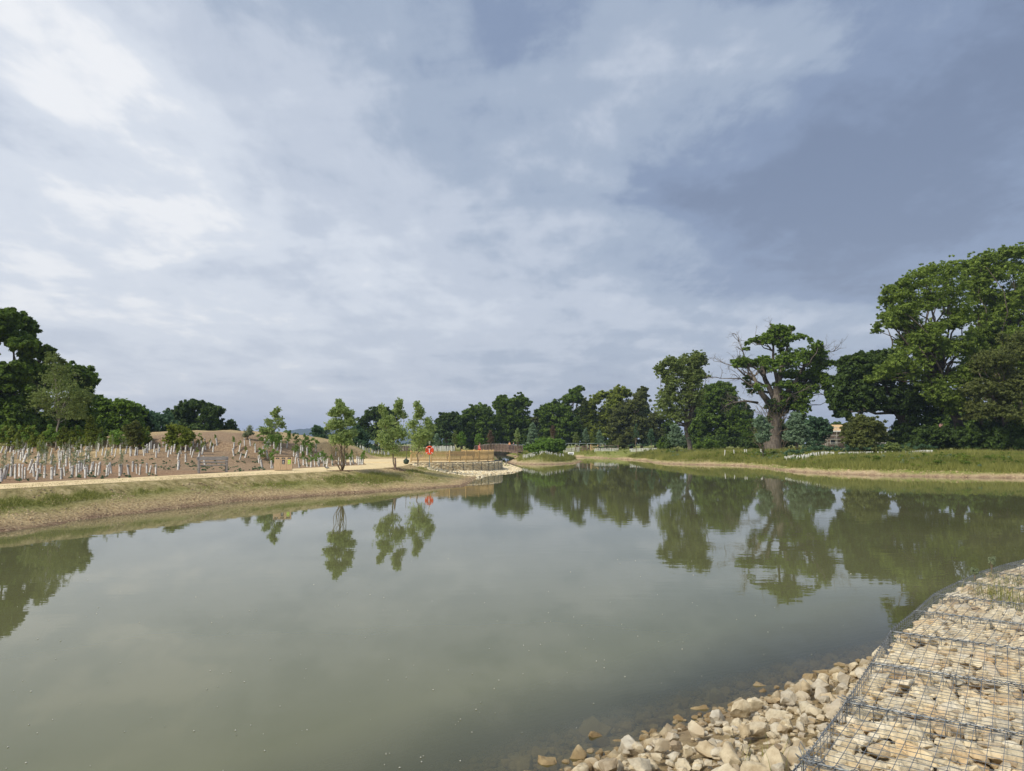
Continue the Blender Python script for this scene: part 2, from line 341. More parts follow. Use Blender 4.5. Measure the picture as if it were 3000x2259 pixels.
def fields(P):
    """signed distance to the water and everything derived from it"""
    x, y = P[:, 0], P[:, 1]
    s = seg_dist(P, SHORE, True); s = np.where(inside(P, SHORE), -s, s)
    n_big = vnoise(x, y, 7, 1); n_mid = vnoise(x, y, 2.2, 2); n_sm = vnoise(x, y, .8, 3)
    sw = s + (n_mid - .5) * .5 * (y > 14) + (n_sm - .5) * .22 * (y > 14)
    left = (x < -2.0 + 0 * y) & (y < 86)
    pth = inside(P, PATHPOLY); pd = seg_dist(P, PATHPOLY, True); pd = np.where(pth, 0, pd)
    wbank = np.where(left, 4.2, 6.0)
    t = np.clip(sw / wbank, 0, 1)
    z = np.where(left, np.clip(np.where((y > 14) & (y < 60), np.clip(sw, 0, 9) / (np.clip(sw, 0, 9) + pd + 1e-3), 1 - (1 - t) ** 1.08), 0, 1), 1.15 * (1 - (1 - t) ** 1.7))
    z = np.where((sw > 0) & (y > 14), np.maximum(z, np.minimum(sw * .7, .10)), z)
    # inland rise on the far and right side
    z += np.where(~left, .40 * ss(s, 7, 30) * (x > 4), 0)
    z = np.where(sw < 0, np.maximum(sw * .30, -1.6), z)
    z += np.where((sw > .6) & (y > 14), (n_sm - .5) * .07 + (n_mid - .5) * .10, 0)
    z = np.where(left, z + (1.0 - z) * (1 - ss(pd, .4, .9)) * (s > 2), z)
    # planted slope and mound left of the path
    landside = (x < np.interp(y, [p[1] for p in PATHF[:8]] + [73, 81, 90], [p[0] for p in PATHF[:8]] + [-14.2, -13.6, -13])) & (y < 130)
    tf = np.where(landside, seg_dist(P, PATHF, False), 0)
    fade = 1 - ss(y, 84, 100) * ss(x, -60, -20)
    slope = np.clip(tf - .6, 0, 25) * .062 * (1 - .0 * tf) * fade
    slope = np.where(tf > 0, slope, 0) * (1 - ss(x, -24, -15) * ss(y, 62, 74))
    rr = np.hypot((x + 27.5) / 14.3, (y - 76) / 27.0)
    rr = np.where(x < -27.5, np.hypot((x + 27.5) / 19.0, (y - 76) / 27.0), rr)
    bump = 2.72 * np.clip(1 - rr ** 2.3, 0, 1) * ss(1.06 - rr, 0, .35)
    bump = np.where(landside | (y > 81), bump, 0)
    hill = np.maximum(slope, bump) + .12 * np.minimum(slope, bump)
    z = z + hill * ss(np.where(landside, tf, 3), 0, 2.2)
    z += np.where((hill > .25), (n_mid - .5) * .16 + (n_sm - .5) * .05, 0)
    # far viewing platform
    rc = np.hypot(x - PC[0], y - PC[1]); ang = np.degrees(np.arctan2(y - PC[1], x - PC[0]))
    sect = ss(ang, -104, -76) * (1 - ss(ang, 95, 120))
    z = np.where(rc < 8.3, 1.0, z); 
    z = np.where(rc >= 8.3, z * (1 - sect * (rc < 13)) + sect * (rc < 13) * np.where(sw < 0, sw * .3, np.minimum(.24, sw * .10 + .02)), z)
    z = np.where((rc >= 7.7) & (rc < 8.3), 1.0 - (rc - 7.7) / .6 * .6 * sect, z)
    # our own bank: riprap slope, gabions, level ground behind them
    near = (y < 13) & (x > -6) & (x < 14)
    zn = np.where(s < 0, np.maximum(s * .33, -1.6), np.minimum(s * .26, .45) + .47 * ss(s, 3.2, 3.6))
    k = (ss(x, -8, -5) * (1 - ss(x, 12, 16)) * (y < 18) * (1 - ss(y, 13.5, 17)))
    z = z * (1 - k) + zn * k
    # masks
    gpt = np.zeros(len(x))
    for qx, qy, qa, qw in ((740, 1428, 1.0, 3.0), (620, 1440, .8, 2.4), (420, 1440, .75, 3.4), (1050, 1405, .5, 2.6), (130, 1480, .7, 2.2), (250, 1462, .5, 2.0)):
        X0, Y0 = gp(qx, qy, .52); gpt = np.maximum(gpt, qa * np.exp(-(((x - X0) * .9) ** 2 + ((y - Y0) * .75) ** 2) / qw ** 2))
    g_left = (left & (s > .9) & (pd > .9) & (~landside)) * ss(s, .9, 1.8) * (1 - ss(s, 3.9, 5.2) * .8) * np.clip(ss(n_mid + (n_big - .5) * .6, .45, .95) * .75 + .26 + gpt, 0, 1)
    g_far = (~left) * ss(s + (n_mid - .5) * 1.6 + (n_big - .5) * 1.0, .3, .95)
    bare_pt = .6 * np.exp(-((x - 23) / 4.8) ** 4 - ((y - 97) / 5) ** 4) * (~left) + .6 * np.exp(-((x - 3) / 6) ** 4 - ((y - 96) / 3.5) ** 4)
    g_far = g_far * (1 - .75 * np.clip(bare_pt, 0, 1) * (s + (n_mid - .5) * 3 < 2.0)) 
    sand = (~left) * (1 - g_far)
    back = landside & (tf > 28)
    grass = np.clip(np.where(left & (y < 86), np.where(landside, np.where(back, .8, 0), g_left), g_far), 0, 1)
    grass = np.where((y > 100) & (x < -3), .85, grass)
    front = ss(tf + (n_mid - .5) * 5, 15.5, 19)
    mulch = np.where(landside & (tf > .15) & ~back, 1 - front * ss(x, -38, -31), 0)
    mulch = np.where(landside & (y > 66) & (x > -40), mulch * (1 - ss(y, 66, 70)), mulch)
    clay = left & (x < -12) & (y < 70)
    wet = (s > -1) * (1 - ss(sw, .08, .5)) * (y > 14)
    return s, z, grass * (k < .5), mulch, wet, sand
def axis(lo, hi, step, far, start_lo, start_hi):
    a = [np.arange(lo, hi + 1e-6, step)]
    d = step; x = hi
    up = []
    while x < far: d *= 1.35; x += d; up.append(x)
    d = step; x = lo; dn = []
    while x > -far: d *= 1.35; x -= d; dn.append(x)
    return np.concatenate([dn[::-1], a[0], up])
gx = axis(-62, 62, .45, 5200, 0, 0); gy = axis(-8, 160, .45, 5200, 0, 0)
GX, GY = np.meshgrid(gx, gy); P = np.stack([GX.ravel(), GY.ravel()], 1)
S_, Z_, Gm, Mm, Wm, Sm = fields(P)
far_ = np.hypot(P[:, 0], P[:, 1]) > 400
Z_ = np.where(far_, 1.6, Z_)
nx, ny = len(gx), len(gy)
ZG = Z_.reshape(ny, nx)
def bil(A, x, y):
    x = np.atleast_1d(np.asarray(x, float)); y = np.atleast_1d(np.asarray(y, float))
    i = np.clip(np.searchsorted(gx, x) - 1, 0, nx - 2); j = np.clip(np.searchsorted(gy, y) - 1, 0, ny - 2)
    fx = (x - gx[i]) / (gx[i + 1] - gx[i]); fy = (y - gy[j]) / (gy[j + 1] - gy[j])
    return (A[j, i] * (1 - fx) + A[j, i + 1] * fx) * (1 - fy) + (A[j + 1, i] * (1 - fx) + A[j + 1, i + 1] * fx) * fy
def hz(x, y): return float(bil(ZG, x, y)[0])
SG, GG, MG = S_.reshape(ny, nx), Gm.reshape(ny, nx), Mm.reshape(ny, nx)
def hit(px, py, dmin=8, dmax=160, fallback=None):
    """where the line of sight through a pixel meets the ground"""
    x, y, z = ray(px, py); D = np.arange(dmin, dmax, .1)
    X = x / y * D; Zr = CAMH + z / y * D; Zt = bil(ZG, X, D)
    k = np.nonzero(Zr <= Zt)[0]
    if len(k) == 0:
        D0 = fallback or 60; return Vector((x / y * D0, D0, hz(x / y * D0, D0)))
    d_ = D[k[0]]; return Vector((x / y * d_, d_, float(Zt[k[0]])))
idx = np.arange(nx * ny).reshape(ny, nx)
F = np.stack([idx[:-1, :-1].ravel(), idx[:-1, 1:].ravel(), idx[1:, 1:].ravel(), idx[1:, :-1].ravel()], 1)

# ground material
m, t, b = mat_base('ground'); L_ = t.links.new
geo = nd(t, 'ShaderNodeNewGeometry')
def gnoise(sc, det=6, ro=.6):
    n = nd(t, 'ShaderNodeTexNoise'); n.inputs['Scale'].default_value = sc; n.inputs['Detail'].default_value = det; n.inputs['Roughness'].default_value = ro
    L_(geo.outputs['Position'], n.inputs['Vector']); return n.outputs['Fac']
def gramp(src, stops):
    r = nd(t, 'ShaderNodeValToRGB'); L_(src, r.inputs[0]); e = r.color_ramp.elements
    e[0].position, e[0].color = stops[0][0], (*stops[0][1], 1); e[1].position, e[1].color = stops[-1][0], (*stops[-1][1], 1)
    for p, c in stops[1:-1]:
        q = e.new(p); q.color = (*c, 1)
    return r.outputs[0]
def gmix(f, a, c):
    n = nd(t, 'ShaderNodeMix', data_type='RGBA'); L_(f, n.inputs[0]); L_(a, n.inputs[6]); L_(c, n.inputs[7]); return n.outputs[2]
def gattr(nm): return nd(t, 'ShaderNodeAttribute', attribute_name=nm).outputs['Fac']
def gmath(op, a, c, clamp=False):
    n = nd(t, 'ShaderNodeMath', operation=op, use_clamp=clamp)
    for i, v_ in enumerate((a, c)):
        if hasattr(v_, 'is_linked'): L_(v_, n.inputs[i])
        else: n.inputs[i].default_value = v_
    return n.outputs[0]
nA, nB, nC = gnoise(2.4, 10, .78), gnoise(.7, 5), gnoise(9, 8, .78)
tan = gramp(nC, [(.34, (.17, .115, .06)), (.44, (.38, .27, .14)), (.55, (.56, .43, .23)), (.66, (.74, .61, .37))])
grs = gramp(nC, [(.34, (.085, .12, .022)), (.50, (.20, .23, .05)), (.66, (.40, .38, .14))])
mul = gramp(nC, [(.32, (.12, .075, .045)), (.44, (.27, .18, .11)), (.56, (.42, .30, .19)), (.68, (.60, .46, .31))])
red = gramp(nC, [(.34, (.15, .07, .035)), (.5, (.36, .18, .085)), (.66, (.52, .31, .17))])
vor = nd(t, 'ShaderNodeTexVoronoi', feature='DISTANCE_TO_EDGE'); vor.inputs['Scale'].default_value = 1.5
mp = nd(t, 'ShaderNodeMapping'); mp.inputs['Scale'].default_value = (1, 2.2, 1); L_(geo.outputs['Position'], mp.inputs[0]); L_(mp.outputs[0], vor.inputs['Vector'])
sandc = gramp(nA, [(.3, (.36, .25, .14)), (.55, (.58, .45, .28)), (.7, (.66, .54, .36))])
c = gmix(gattr('m_sand'), tan, sandc)
straw = gramp(nA, [(.40, (.16, .15, .05)), (.50, (.38, .32, .13)), (.60, (.62, .51, .28))])
c = gmix(gmath('MULTIPLY', gattr('m_straw'), .75), c, straw)
gf = gmath('MULTIPLY', gattr('m_grass'), gmath('ADD', gmath('MULTIPLY', gmath('SUBTRACT', nA, .5), 2.6), 1.0, True), True)
c = gmix(gf, c, grs)
mulx = gmix(gmath('MULTIPLY', gattr('m_red'), gmath('MULTIPLY', nB, .95, True), True), mul, red)
c = gmix(gattr('m_mulch'), c, mulx)
wetc = gramp(nC, [(.36, (.10, .065, .04)), (.5, (.26, .17, .105)), (.64, (.50, .37, .24))])
c = gmix(gattr('m_wet'), c, wetc)
L_(c, b.inputs['Base Color']); b.inputs['Roughness'].default_value = .95; b.inputs['Specular IOR Level'].default_value = .15
hgt = gmath('ADD', gmath('MULTIPLY', nA, .6), gmath('MULTIPLY', nC, .4))
bp = nd(t, 'ShaderNodeBump'); bp.inputs['Distance'].default_value = .16; L_(hgt, bp.inputs['Height']); L_(bp.outputs[0], b.inputs['Normal'])
redm = ss(-P[:, 0], 13, 24) * (P[:, 1] < 48) * ss(vnoise(P[:, 0], P[:, 1], 4, 9), .15, .6)
ground = from_np('ground', np.stack([P[:, 0], P[:, 1], Z_], 1), F, m, None, smooth=True,
                 extra=dict(m_grass=Gm, m_mulch=Mm, m_wet=Wm, m_sand=Sm, m_red=redm, m_straw=ss(S_, .6, 1.2) * (1 - ss(S_, 3.6, 4.6)) * (P[:, 0] < -1) * (P[:, 1] < 62) * (P[:, 1] > 14)))
tag(ground, kind='structure')

# water: one level sheet; clear at the very edge, murky green-grey where it is deep
m, t, b = mat_base('water'); L_ = t.links.new
geo = nd(t, 'ShaderNodeNewGeometry')
n = nd(t, 'ShaderNodeTexNoise'); n.inputs['Scale'].default_value = .22; n.inputs['Detail'].default_value = 3; L_(geo.outputs['Position'], n.inputs['Vector'])
murk = gramp(n.outputs['Fac'], [(.3, (.122, .126, .056)), (.7, (.152, .152, .074))])
df = nd(t, 'ShaderNodeBsdfDiffuse'); L_(murk, df.inputs[0])
tr = nd(t, 'ShaderNodeBsdfTransparent'); tr.inputs[0].default_value = (.78, .78, .60, 1)
mxa = nd(t, 'ShaderNodeMixShader'); L_(gattr('murk'), mxa.inputs[0]); L_(tr.outputs[0], mxa.inputs[1]); L_(df.outputs[0], mxa.inputs[2])
gl = nd(t, 'ShaderNodeBsdfGlossy'); gl.inputs['Roughness'].default_value = .015; gl.inputs[0].default_value = (1, 1, 1, 1)
fr = nd(t, 'ShaderNodeFresnel'); fr.inputs['IOR'].default_value = 1.333
mxb = nd(t, 'ShaderNodeMixShader'); L_(mxa.outputs[0], mxb.inputs[1]); L_(gl.outputs[0], mxb.inputs[2])
wv = nd(t, 'ShaderNodeTexNoise'); wv.inputs['Scale'].default_value = 1.6; wv.inputs['Detail'].default_value = 3
mp = nd(t, 'ShaderNodeMapping'); mp.inputs['Scale'].default_value = (.8, 1.5, 1); L_(geo.outputs['Position'], mp.inputs[0]); L_(mp.outputs[0], wv.inputs['Vector'])
wv2 = nd(t, 'ShaderNodeTexNoise'); wv2.inputs['Scale'].default_value = .045; wv2.inputs['Detail'].default_value = 2; L_(geo.outputs['Position'], wv2.inputs['Vector'])
wr = nd(t, 'ShaderNodeMapRange'); L_(wv2.outputs['Fac'], wr.inputs[0]); wr.inputs[1].default_value = .42; wr.inputs[2].default_value = .66; wr.inputs[3].default_value = .0007; wr.inputs[4].default_value = .0028
bp = nd(t, 'ShaderNodeBump'); bp.inputs['Strength'].default_value = 1; L_(wr.outputs[0], bp.inputs['Distance']); L_(wv.outputs['Fac'], bp.inputs['Height'])
L_(bp.outputs[0], gl.inputs['Normal']); L_(bp.outputs[0], fr.inputs['Normal']); L_(fr.outputs[0], mxb.inputs[0])
L_(mxb.outputs[0], t.nodes['Material Output'].inputs[0])
wx = np.concatenate([np.arange(-45, -6, 1.5), np.arange(-6, 12, .3), np.arange(12, 66, 1.5)])
wy = np.concatenate([np.arange(-22, 0, 1.5), np.arange(0, 14, .3), np.arange(14, 185, 1.5)])
WX, WY = np.meshgrid(wx, wy); sW = bil(SG, WX.ravel(), WY.ravel()); zW = bil(ZG, WX.ravel(), WY.ravel())
keep = (sW.reshape(WX.shape) < 3.5)
ii = np.arange(WX.size).reshape(WX.shape)
kf = keep[:-1, :-1] | keep[1:, 1:] | keep[1:, :-1] | keep[:-1, 1:]
FW = np.stack([ii[:-1, :-1][kf], ii[:-1, 1:][kf], ii[1:, 1:][kf], ii[1:, :-1][kf]], 1)
water = from_np('water', np.stack([WX.ravel(), WY.ravel(), np.zeros(WX.size)], 1), FW, m, None, smooth=True, extra=dict(murk=np.where(WY.ravel() < 14, np.clip(.15 + np.clip(-zW, 0, 2) * 1.25, 0, 1), np.clip(.6 + np.clip(-zW, 0, 2) * 1.9, 0, 1))))
tag(water, kind='structure')
# pale flecks of seed fluff drifting on the water
V, Fq = [], []
for i in range(250):
    px = rng.uniform(-60, 2500); py = 1500 + 800 * rng.random() ** .8; x, y = gp(px, py)
    if bil(SG, x, y)[0] > -.4: continue
    sz = rng.uniform(.002, .0075) * (1 + y / 22); a = rng.uniform(0, 6.28); k = len(V)
    for j in range(5): V.append((x + sz * math.cos(a + j * 1.256) * rng.uniform(.5, 1.3), y + sz * math.sin(a + j * 1.256) * rng.uniform(.5, 1.5), .004))
    V.append((x, y, .012)); Fq += [(k + j, k + (j + 1) % 5, k + 5) for j in range(5)]
tag(from_np('seed_fluff', V, Fq, M2('seed_fluff', (.30, .30, .24), (.60, .58, .50), 9)), 'pale flecks of seed fluff scattered over the open water', 'seed fluff', kind='stuff')

# path, 15 mm proud of the levelled ground
MT['path'] = M2('path_gravel', (.62, .47, .24), (.82, .66, .39), 2.2, .95, .015, 26, world=True, lo=.3, hi=.6)
bm = bmesh.new(); vs = [bm.verts.new((x, y, 1.010)) for x, y in PATHPOLY]; bm.faces.new(vs)
bmesh.ops.triangulate(bm, faces=bm.faces[:]); me = bpy.data.meshes.new('path'); bm.to_mesh(me); bm.free(); me.materials.append(MT['path'])
for p in me.polygons:
    if p.normal.z < 0: me.flip_normals(); break
tag(link(bpy.data.objects.new('path', me)), kind='structure')
mb = MB(); bmesh.ops.create_cone(mb.bm, cap_ends=True, segments=64, radius1=7.9, radius2=7.9, depth=.035, matrix=Matrix.Translation((PC[0], PC[1], 1.0225)))
tag(mb.build('platform_surface', MT['path']), kind='structure')

# ------------------------------------------------------------------ far hill and haze
def far_hill(name, d, x0, x1, h0, base, seed, mat):
    xs = np.arange(x0, x1, 9.0); n_ = len(xs); prof = h0(xs)
    r = np.random.default_rng(seed); prof = prof + r.uniform(0, 9, n_) * (prof > 12)
    rows = [(0, d - 500, base), (.45, d - 260, 0), (.8, d - 120, 0), (1.0, d, 0), (.9, d + 120, 0), (0, d + 600, base)]
    V = []; 
    for k_, (f, yy, _) in enumerate(rows): V += [(x, yy + 40 * math.sin(x * .01), base + f * p + (r.uniform(0, 6) if 0 < f < 1 else 0)) for x, p in zip(xs, prof)]
    ii = np.arange(len(rows) * n_).reshape(len(rows), n_)
    Fh = np.stack([ii[:-1, :-1].ravel(), ii[:-1, 1:].ravel(), ii[1:, 1:].ravel(), ii[1:, :-1].ravel()], 1)
    return tag(from_np(name, V, Fh, mat), kind='structure')
HILLM = M2('far_wood', (.02, .038, .016), (.045, .075, .028), .02, .95)
far_hill('hills', 3200, -1450, -150, lambda x: 58 * np.exp(-np.abs((x + 810) / 260) ** 2.6) + 48 * np.exp(-((x + 480) / 210) ** 2), 1.2, 4, HILLM)

# ------------------------------------------------------------------ foliage
def leaves(C, Rr, per, size, r, up=.35, asp=1.5, shell=.25, tint0=None):
    """C (n,3) clump centres, Rr (n,3) radii, per leaves in each -> arrays of rhombic leaves"""
    n_ = len(C); k = n_ * per
    d_ = r.normal(size=(k, 3)); d_ /= np.linalg.norm(d_, axis=1)[:, None]
    rad = shell + (1 - shell) * r.random(k) ** .7
    rad = np.where(r.random(k) < .14, rad * r.uniform(1.05, 1.5, k), rad)
    c = np.repeat(C, per, 0) + d_ * rad[:, None] * np.repeat(Rr, per, 0)
    nrm = d_ * .7 + r.normal(size=(k, 3)) * .5; nrm[:, 2] += up; nrm /= np.linalg.norm(nrm, axis=1)[:, None]
    a = np.cross(nrm, r.normal(size=(k, 3))); a /= np.linalg.norm(a, axis=1)[:, None] + 1e-9
    b_ = np.cross(nrm, a); sz = size * r.uniform(.55, 1.35, k)[:, None]
    V = np.empty((k, 4, 3)); V[:, 0] = c - a * sz * asp * .5; V[:, 1] = c + b_ * sz * .42 + nrm * sz * .12
    V[:, 2] = c + a * sz * asp * .5; V[:, 3] = c - b_ * sz * .42 + nrm * sz * .12
    tc_ = np.repeat(r.random(n_) if tint0 is None else tint0, per)
    tint = np.clip(tc_ * .55 + r.random(k) * .45, 0, 1)
    return V.reshape(-1, 3), np.repeat(tint, 4)
def subclumps(C, Rr, r, n_each, frac=.36):
    k = len(C) * n_each; d_ = r.normal(size=(k, 3)); d_ /= np.linalg.norm(d_, axis=1)[:, None]; d_[:, 2] = np.where(d_[:, 2] < -.3, d_[:, 2] * .6, d_[:, 2])
    rp = np.repeat(Rr, n_each, 0); rad = (1 - frac) * np.where(r.random(k) < .16, r.uniform(1.1, 1.5, k), r.uniform(.35, 1.12, k))[:, None]
    return np.repeat(C, n_each, 0) + d_ * rp * rad, rp * frac * np.where(rad > (1 - frac) * 1.1, r.uniform(.35, .7, (k, 1)), r.uniform(.55, 1.15, (k, 1))) * np.array((1.1, 1.1, .8))
def crown_mesh(name, C, Rr, mat, parent, leaf, dens, r, n_sub=9, up=.35, asp=1.5, frac=.36, origin=None):
    SC, SR = subclumps(np.asarray(C), np.asarray(Rr), r, n_sub, frac)
    # number of leaves in each clump follows its surface, chosen once for the mean size
    area = 4 * math.pi * np.mean(SR ** 2); per = max(6, int(dens * area / (leaf * leaf * .6)))
    V, tn = leaves(SC, SR, per, leaf, r, up, asp)
    if origin is not None: V = V - np.asarray(origin)
    Fq = np.arange(len(V)).reshape(-1, 4)
    return from_np(name, V, Fq, mat, parent, tint=tn)
def limb(mb, a, b_, r0, r1, r, n=6, sag=.12, sides=6):
    a = Vector(a); b_ = Vector(b_); L0 = (b_ - a).length; off = Vector(r.normal(size=3)) * L0 * sag
    pts = []
    for i in range(n + 1):
        f = i / n; p = a.lerp(b_, f) + off * math.sin(f * math.pi) + Vector(r.normal(size=3)) * L0 * .025 * (0 < i < n); pts.append(p)
    mb.tube(pts, [r0 + (r1 - r0) * (i / n) ** .8 for i in range(n + 1)], sides)
    return pts
def twigs(mb, p, d_, length, rad, r, depth, spread=.7, sides=4):
    """recursive bare branch"""
    pts = [p]; q = Vector(p); dd = Vector(d_).normalized(); n = 4
    for i in range(n):
        dd = (dd + Vector(r.normal(size=3)) * .22).normalized(); q = q + dd * length / n; pts.append(q.copy())
    mb.tube(pts, [rad * (1 - .65 * i / n) for i in range(n + 1)], sides)
    if depth > 0:
        for k in range(3):
            i = r.integers(2, n + 1); nd_ = (dd + Vector(r.normal(size=3)) * spread).normalized()
            twigs(mb, pts[i], nd_, length * r.uniform(.45, .7), rad * .45, r, depth - 1, spread, 3)
TREE_G = {}
def tree(name, label, base_px, d, blobs, mat, leaf=.3, dens=1.0, trunk=.3, bark='bark', cat='tree', group=None, seed=None, depth=2, n_sub=9, fork=.45, lean=0.0,
         gap=0.0, up=.35, asp=1.5, frac=.28, stems=1, zb=None, dscale=.8, twig=0, fill=2, zfill=1.0):
    """blobs are (px, py, rx, ry) on the photograph, built at distance d as solid ellipsoids spread in depth"""
    r = np.random.default_rng(seed if seed is not None else (abs(int(base_px)) * 7 + len(blobs)))
    k = d / FPX; bx = at(base_px, 1300, d).x
    z0 = hz(bx, d) if zb is None else zb
    root = empty(name, (bx, d, z0), 0, label, cat, group)
    cx = np.array([at(q[0], q[1], d)[:] for q in blobs]); RX = np.array([q[2] * k for q in blobs]); RZ = np.array([q[3] * k for q in blobs])
    rzn = np.maximum(RZ, .82 * RX * zfill); cx[:, 2] -= (rzn - RZ) * .92; RZ = rzn
    if fill:                      # join neighbouring boughs so the crown closes up
        ex, er, ez = [], [], []
        for i in range(len(cx)):
            dd = np.hypot(cx[:, 0] - cx[i, 0], cx[:, 2] - cx[i, 2]); o_ = np.argsort(dd)[1:1 + fill]
            for j in o_: f_ = r.uniform(.35, .65); ex.append(cx[i] * f_ + cx[j] * (1 - f_)); er.append((RX[i] * f_ + RX[j] * (1 - f_)) * .85); ez.append((RZ[i] * f_ + RZ[j] * (1 - f_)) * .85)
        cx = np.vstack([cx, ex]); RX = np.append(RX, er); RZ = np.append(RZ, ez)
    xm = (cx[:, 0].min() + cx[:, 0].max()) / 2; half = max((cx[:, 0].max() - cx[:, 0].min()) / 2 + RX.mean(), .3)
    C, Rr = [], []
    for p, rx, rz in zip(cx, RX, RZ):
        uu = min(.95, abs(p[0] - xm) / half); dr = half * math.sqrt(1 - uu * uu) * dscale
        for j in range(depth):
            off = 0 if depth == 1 else (-1 + 2 * j / (depth - 1)) * dr * r.uniform(.35, .8)
            f = (1 - 0.0 * abs(off) / half) * (1.0 if j == 0 else r.uniform(.8, 1.0))
            yy = p[1] + off; zz = CAMH + (p[2] - CAMH) * (yy / d) if off < 0 else p[2]
            C.append((p[0] * (1 if off > 0 else yy / d), yy, max(zz, z0 + rz * .6))); Rr.append((rx * f, rx * f * .9, rz * f))
    C = np.array(C); Rr = np.array(Rr); o3 = np.array((bx, d, z0))
    if gap: kk = r.random(len(C)) > gap; kk[::depth] = True; C, Rr = C[kk], Rr[kk]
    crown_mesh('crown', C, Rr, MT[mat], root, leaf, dens, r, int(n_sub * (1.7 if frac == .28 else 1)), up, asp, frac, o3)
    mb = MB(); top = C.mean(0) - o3; H = max(C[:, 2].max() - z0, .5)
    fk = Vector((top[0] * .5 + lean, 0, H * fork))
    if stems == 1:
        limb(mb, (0, 0, -.3), fk, trunk * 1.15, trunk * .75, r, 5, .02, 8)
    for i, c_ in enumerate(C - o3):
        if len(C) > 26 and i % 3: continue
        if stems == 1: a = fk * r.uniform(.8, 1.0); pts = limb(mb, a, c_, trunk * .42 * r.uniform(.6, 1), max(trunk * .06, .006), r, 6, .1, 5)
        else:
            s_ = i % stems; pts = limb(mb, (math.cos(s_ * 2.1) * .12, math.sin(s_ * 2.1) * .12, -.1), c_, trunk, trunk * .15, r, 6, .05, 5)
        for _ in range(twig): twigs(mb, pts[r.integers(3, 7)], Vector(c_) - fk + Vector(r.normal(size=3)) * H * .1, float(np.mean(Rr[i])) * 1.3, trunk * .1, r, 2)
    mb.build('trunk', MT[bark], root, True)
    return root

# ------------------------------------------------------------------ big trees, left to right
tree('oak_tree', 'tallest dark oak at the far left edge, cut off by the frame', -20, 72,
     [(-140, 960, 110, 75), (-25, 945, 50, 50), (35, 925, 26, 26), (25, 990, 55, 45), (78, 1018, 38, 30), (0, 1075, 80, 50), (85, 1065, 34, 28), (60, 1120, 60, 40), (-60, 1170, 110, 70), (45, 1205, 75, 55), (85, 1255, 50, 34), (-130, 1080, 90, 70), (0, 1265, 90, 35)],
     'oak', .26, 1.15, .55, n_sub=13, group=None)
tree('oak_tree', 'round dark oak with brown trunk behind the slender pale young tree', 117, 82,
     [(180, 1078, 46, 30), (228, 1090, 36, 30), (255, 1112, 20, 22), (150, 1118, 46, 40), (215, 1135, 42, 38), (240, 1175, 36, 34), (165, 1190, 60, 46), (215, 1225, 62, 40), (140, 1250, 60, 36), (250, 1260, 50, 30)],
     'oak', .28, 1.1, .5, n_sub=12)
tree('oak_tree', 'dense green oak right of the round dark oak on the left horizon', 310, 92,
     [(285, 1175, 28, 20), (315, 1190, 34, 22), (355, 1182, 36, 22), (385, 1200, 30, 22), (340, 1220, 62, 30), (290, 1235, 34, 36), (385, 1245, 42, 32), (320, 1268, 60, 28)],
     'oakb', .3, 1.1, .4, n_sub=12)
tree('oak_tree', 'low feathery tree with sky gaps between two oaks on the left horizon', 450, 96,
     [(415, 1198, 26, 9), (440, 1210, 30, 10), (480, 1208, 30, 10), (425, 1235, 30, 16), (470, 1240, 36, 18), (430, 1265, 44, 18), (500, 1260, 30, 20)],
     'blueg', .26, .75, .3, n_sub=8)
tree('oak_tree', 'broad domed dark oak standing alone behind the mound crest', 590, 118,
     [(563, 1178, 28, 16), (535, 1192, 26, 16), (590, 1190, 26, 18), (612, 1208, 22, 16), (635, 1196, 20, 9), (505, 1212, 22, 16), (550, 1218, 50, 24), (600, 1235, 44, 24), (530, 1250, 50, 26), (630, 1250, 28, 16), (580, 1262, 60, 20)],
     'oakd', .34, 1.1, .5, n_sub=11)
tree('oak_tree', 'small layered dark tree at the right foot of the domed oak', 674, 118,
     [(676, 1232, 14, 6), (665, 1246, 16, 7), (684, 1255, 16, 6), (650, 1264, 18, 9), (690, 1268, 20, 7), (665, 1272, 26, 8)], 'oakd', .3, .9, .2, n_sub=7)
tree('oak_tree', 'dark rounded oak behind the two willows by the platform', 1100, 150,
     [(1112, 1196, 32, 15), (1085, 1212, 24, 18), (1140, 1212, 26, 22), (1062, 1232, 22, 16), (1115, 1235, 36, 24), (1150, 1245, 20, 26), (1095, 1268, 40, 26), (1140, 1285, 30, 24), (1060, 1262, 20, 18)],
     'oakd', .32, 1.1, .4, n_sub=11)
tree('oak_tree', 'dark oak with spiky top right of the willows', 1310, 168,
     [(1296, 1214, 18, 9), (1330, 1212, 16, 10), (1305, 1232, 32, 14), (1335, 1240, 26, 24), (1290, 1262, 34, 24), (1325, 1280, 36, 28), (1268, 1272, 24, 26), (1288, 1246, 24, 16)],
     'oakd', .38, 1.05, .4, n_sub=10)
tree('oak_tree', 'mid green oak left of the twin-topped dark oak', 1395, 174,
     [(1405, 1192, 28, 12), (1380, 1204, 26, 16), (1425, 1208, 26, 20), (1365, 1226, 28, 18), (1405, 1236, 46, 24), (1375, 1262, 40, 28), (1425, 1272, 40, 28), (1400, 1292, 52, 18)],
     'oak', .38, 1.1, .4, n_sub=11)
tree('oak_tree', 'tall dark oak with two rounded tops behind the timber footbridge', 1500, 178,
     [(1472, 1162, 20, 10), (1522, 1162, 20, 10), (1495, 1182, 44, 16), (1540, 1182, 18, 18), (1455, 1190, 20, 18), (1500, 1208, 54, 26), (1470, 1240, 40, 30), (1530, 1240, 34, 34), (1500, 1275, 60, 30), (1550, 1285, 30, 22)],
     'oak', .38, 1.15, .5, n_sub=12)
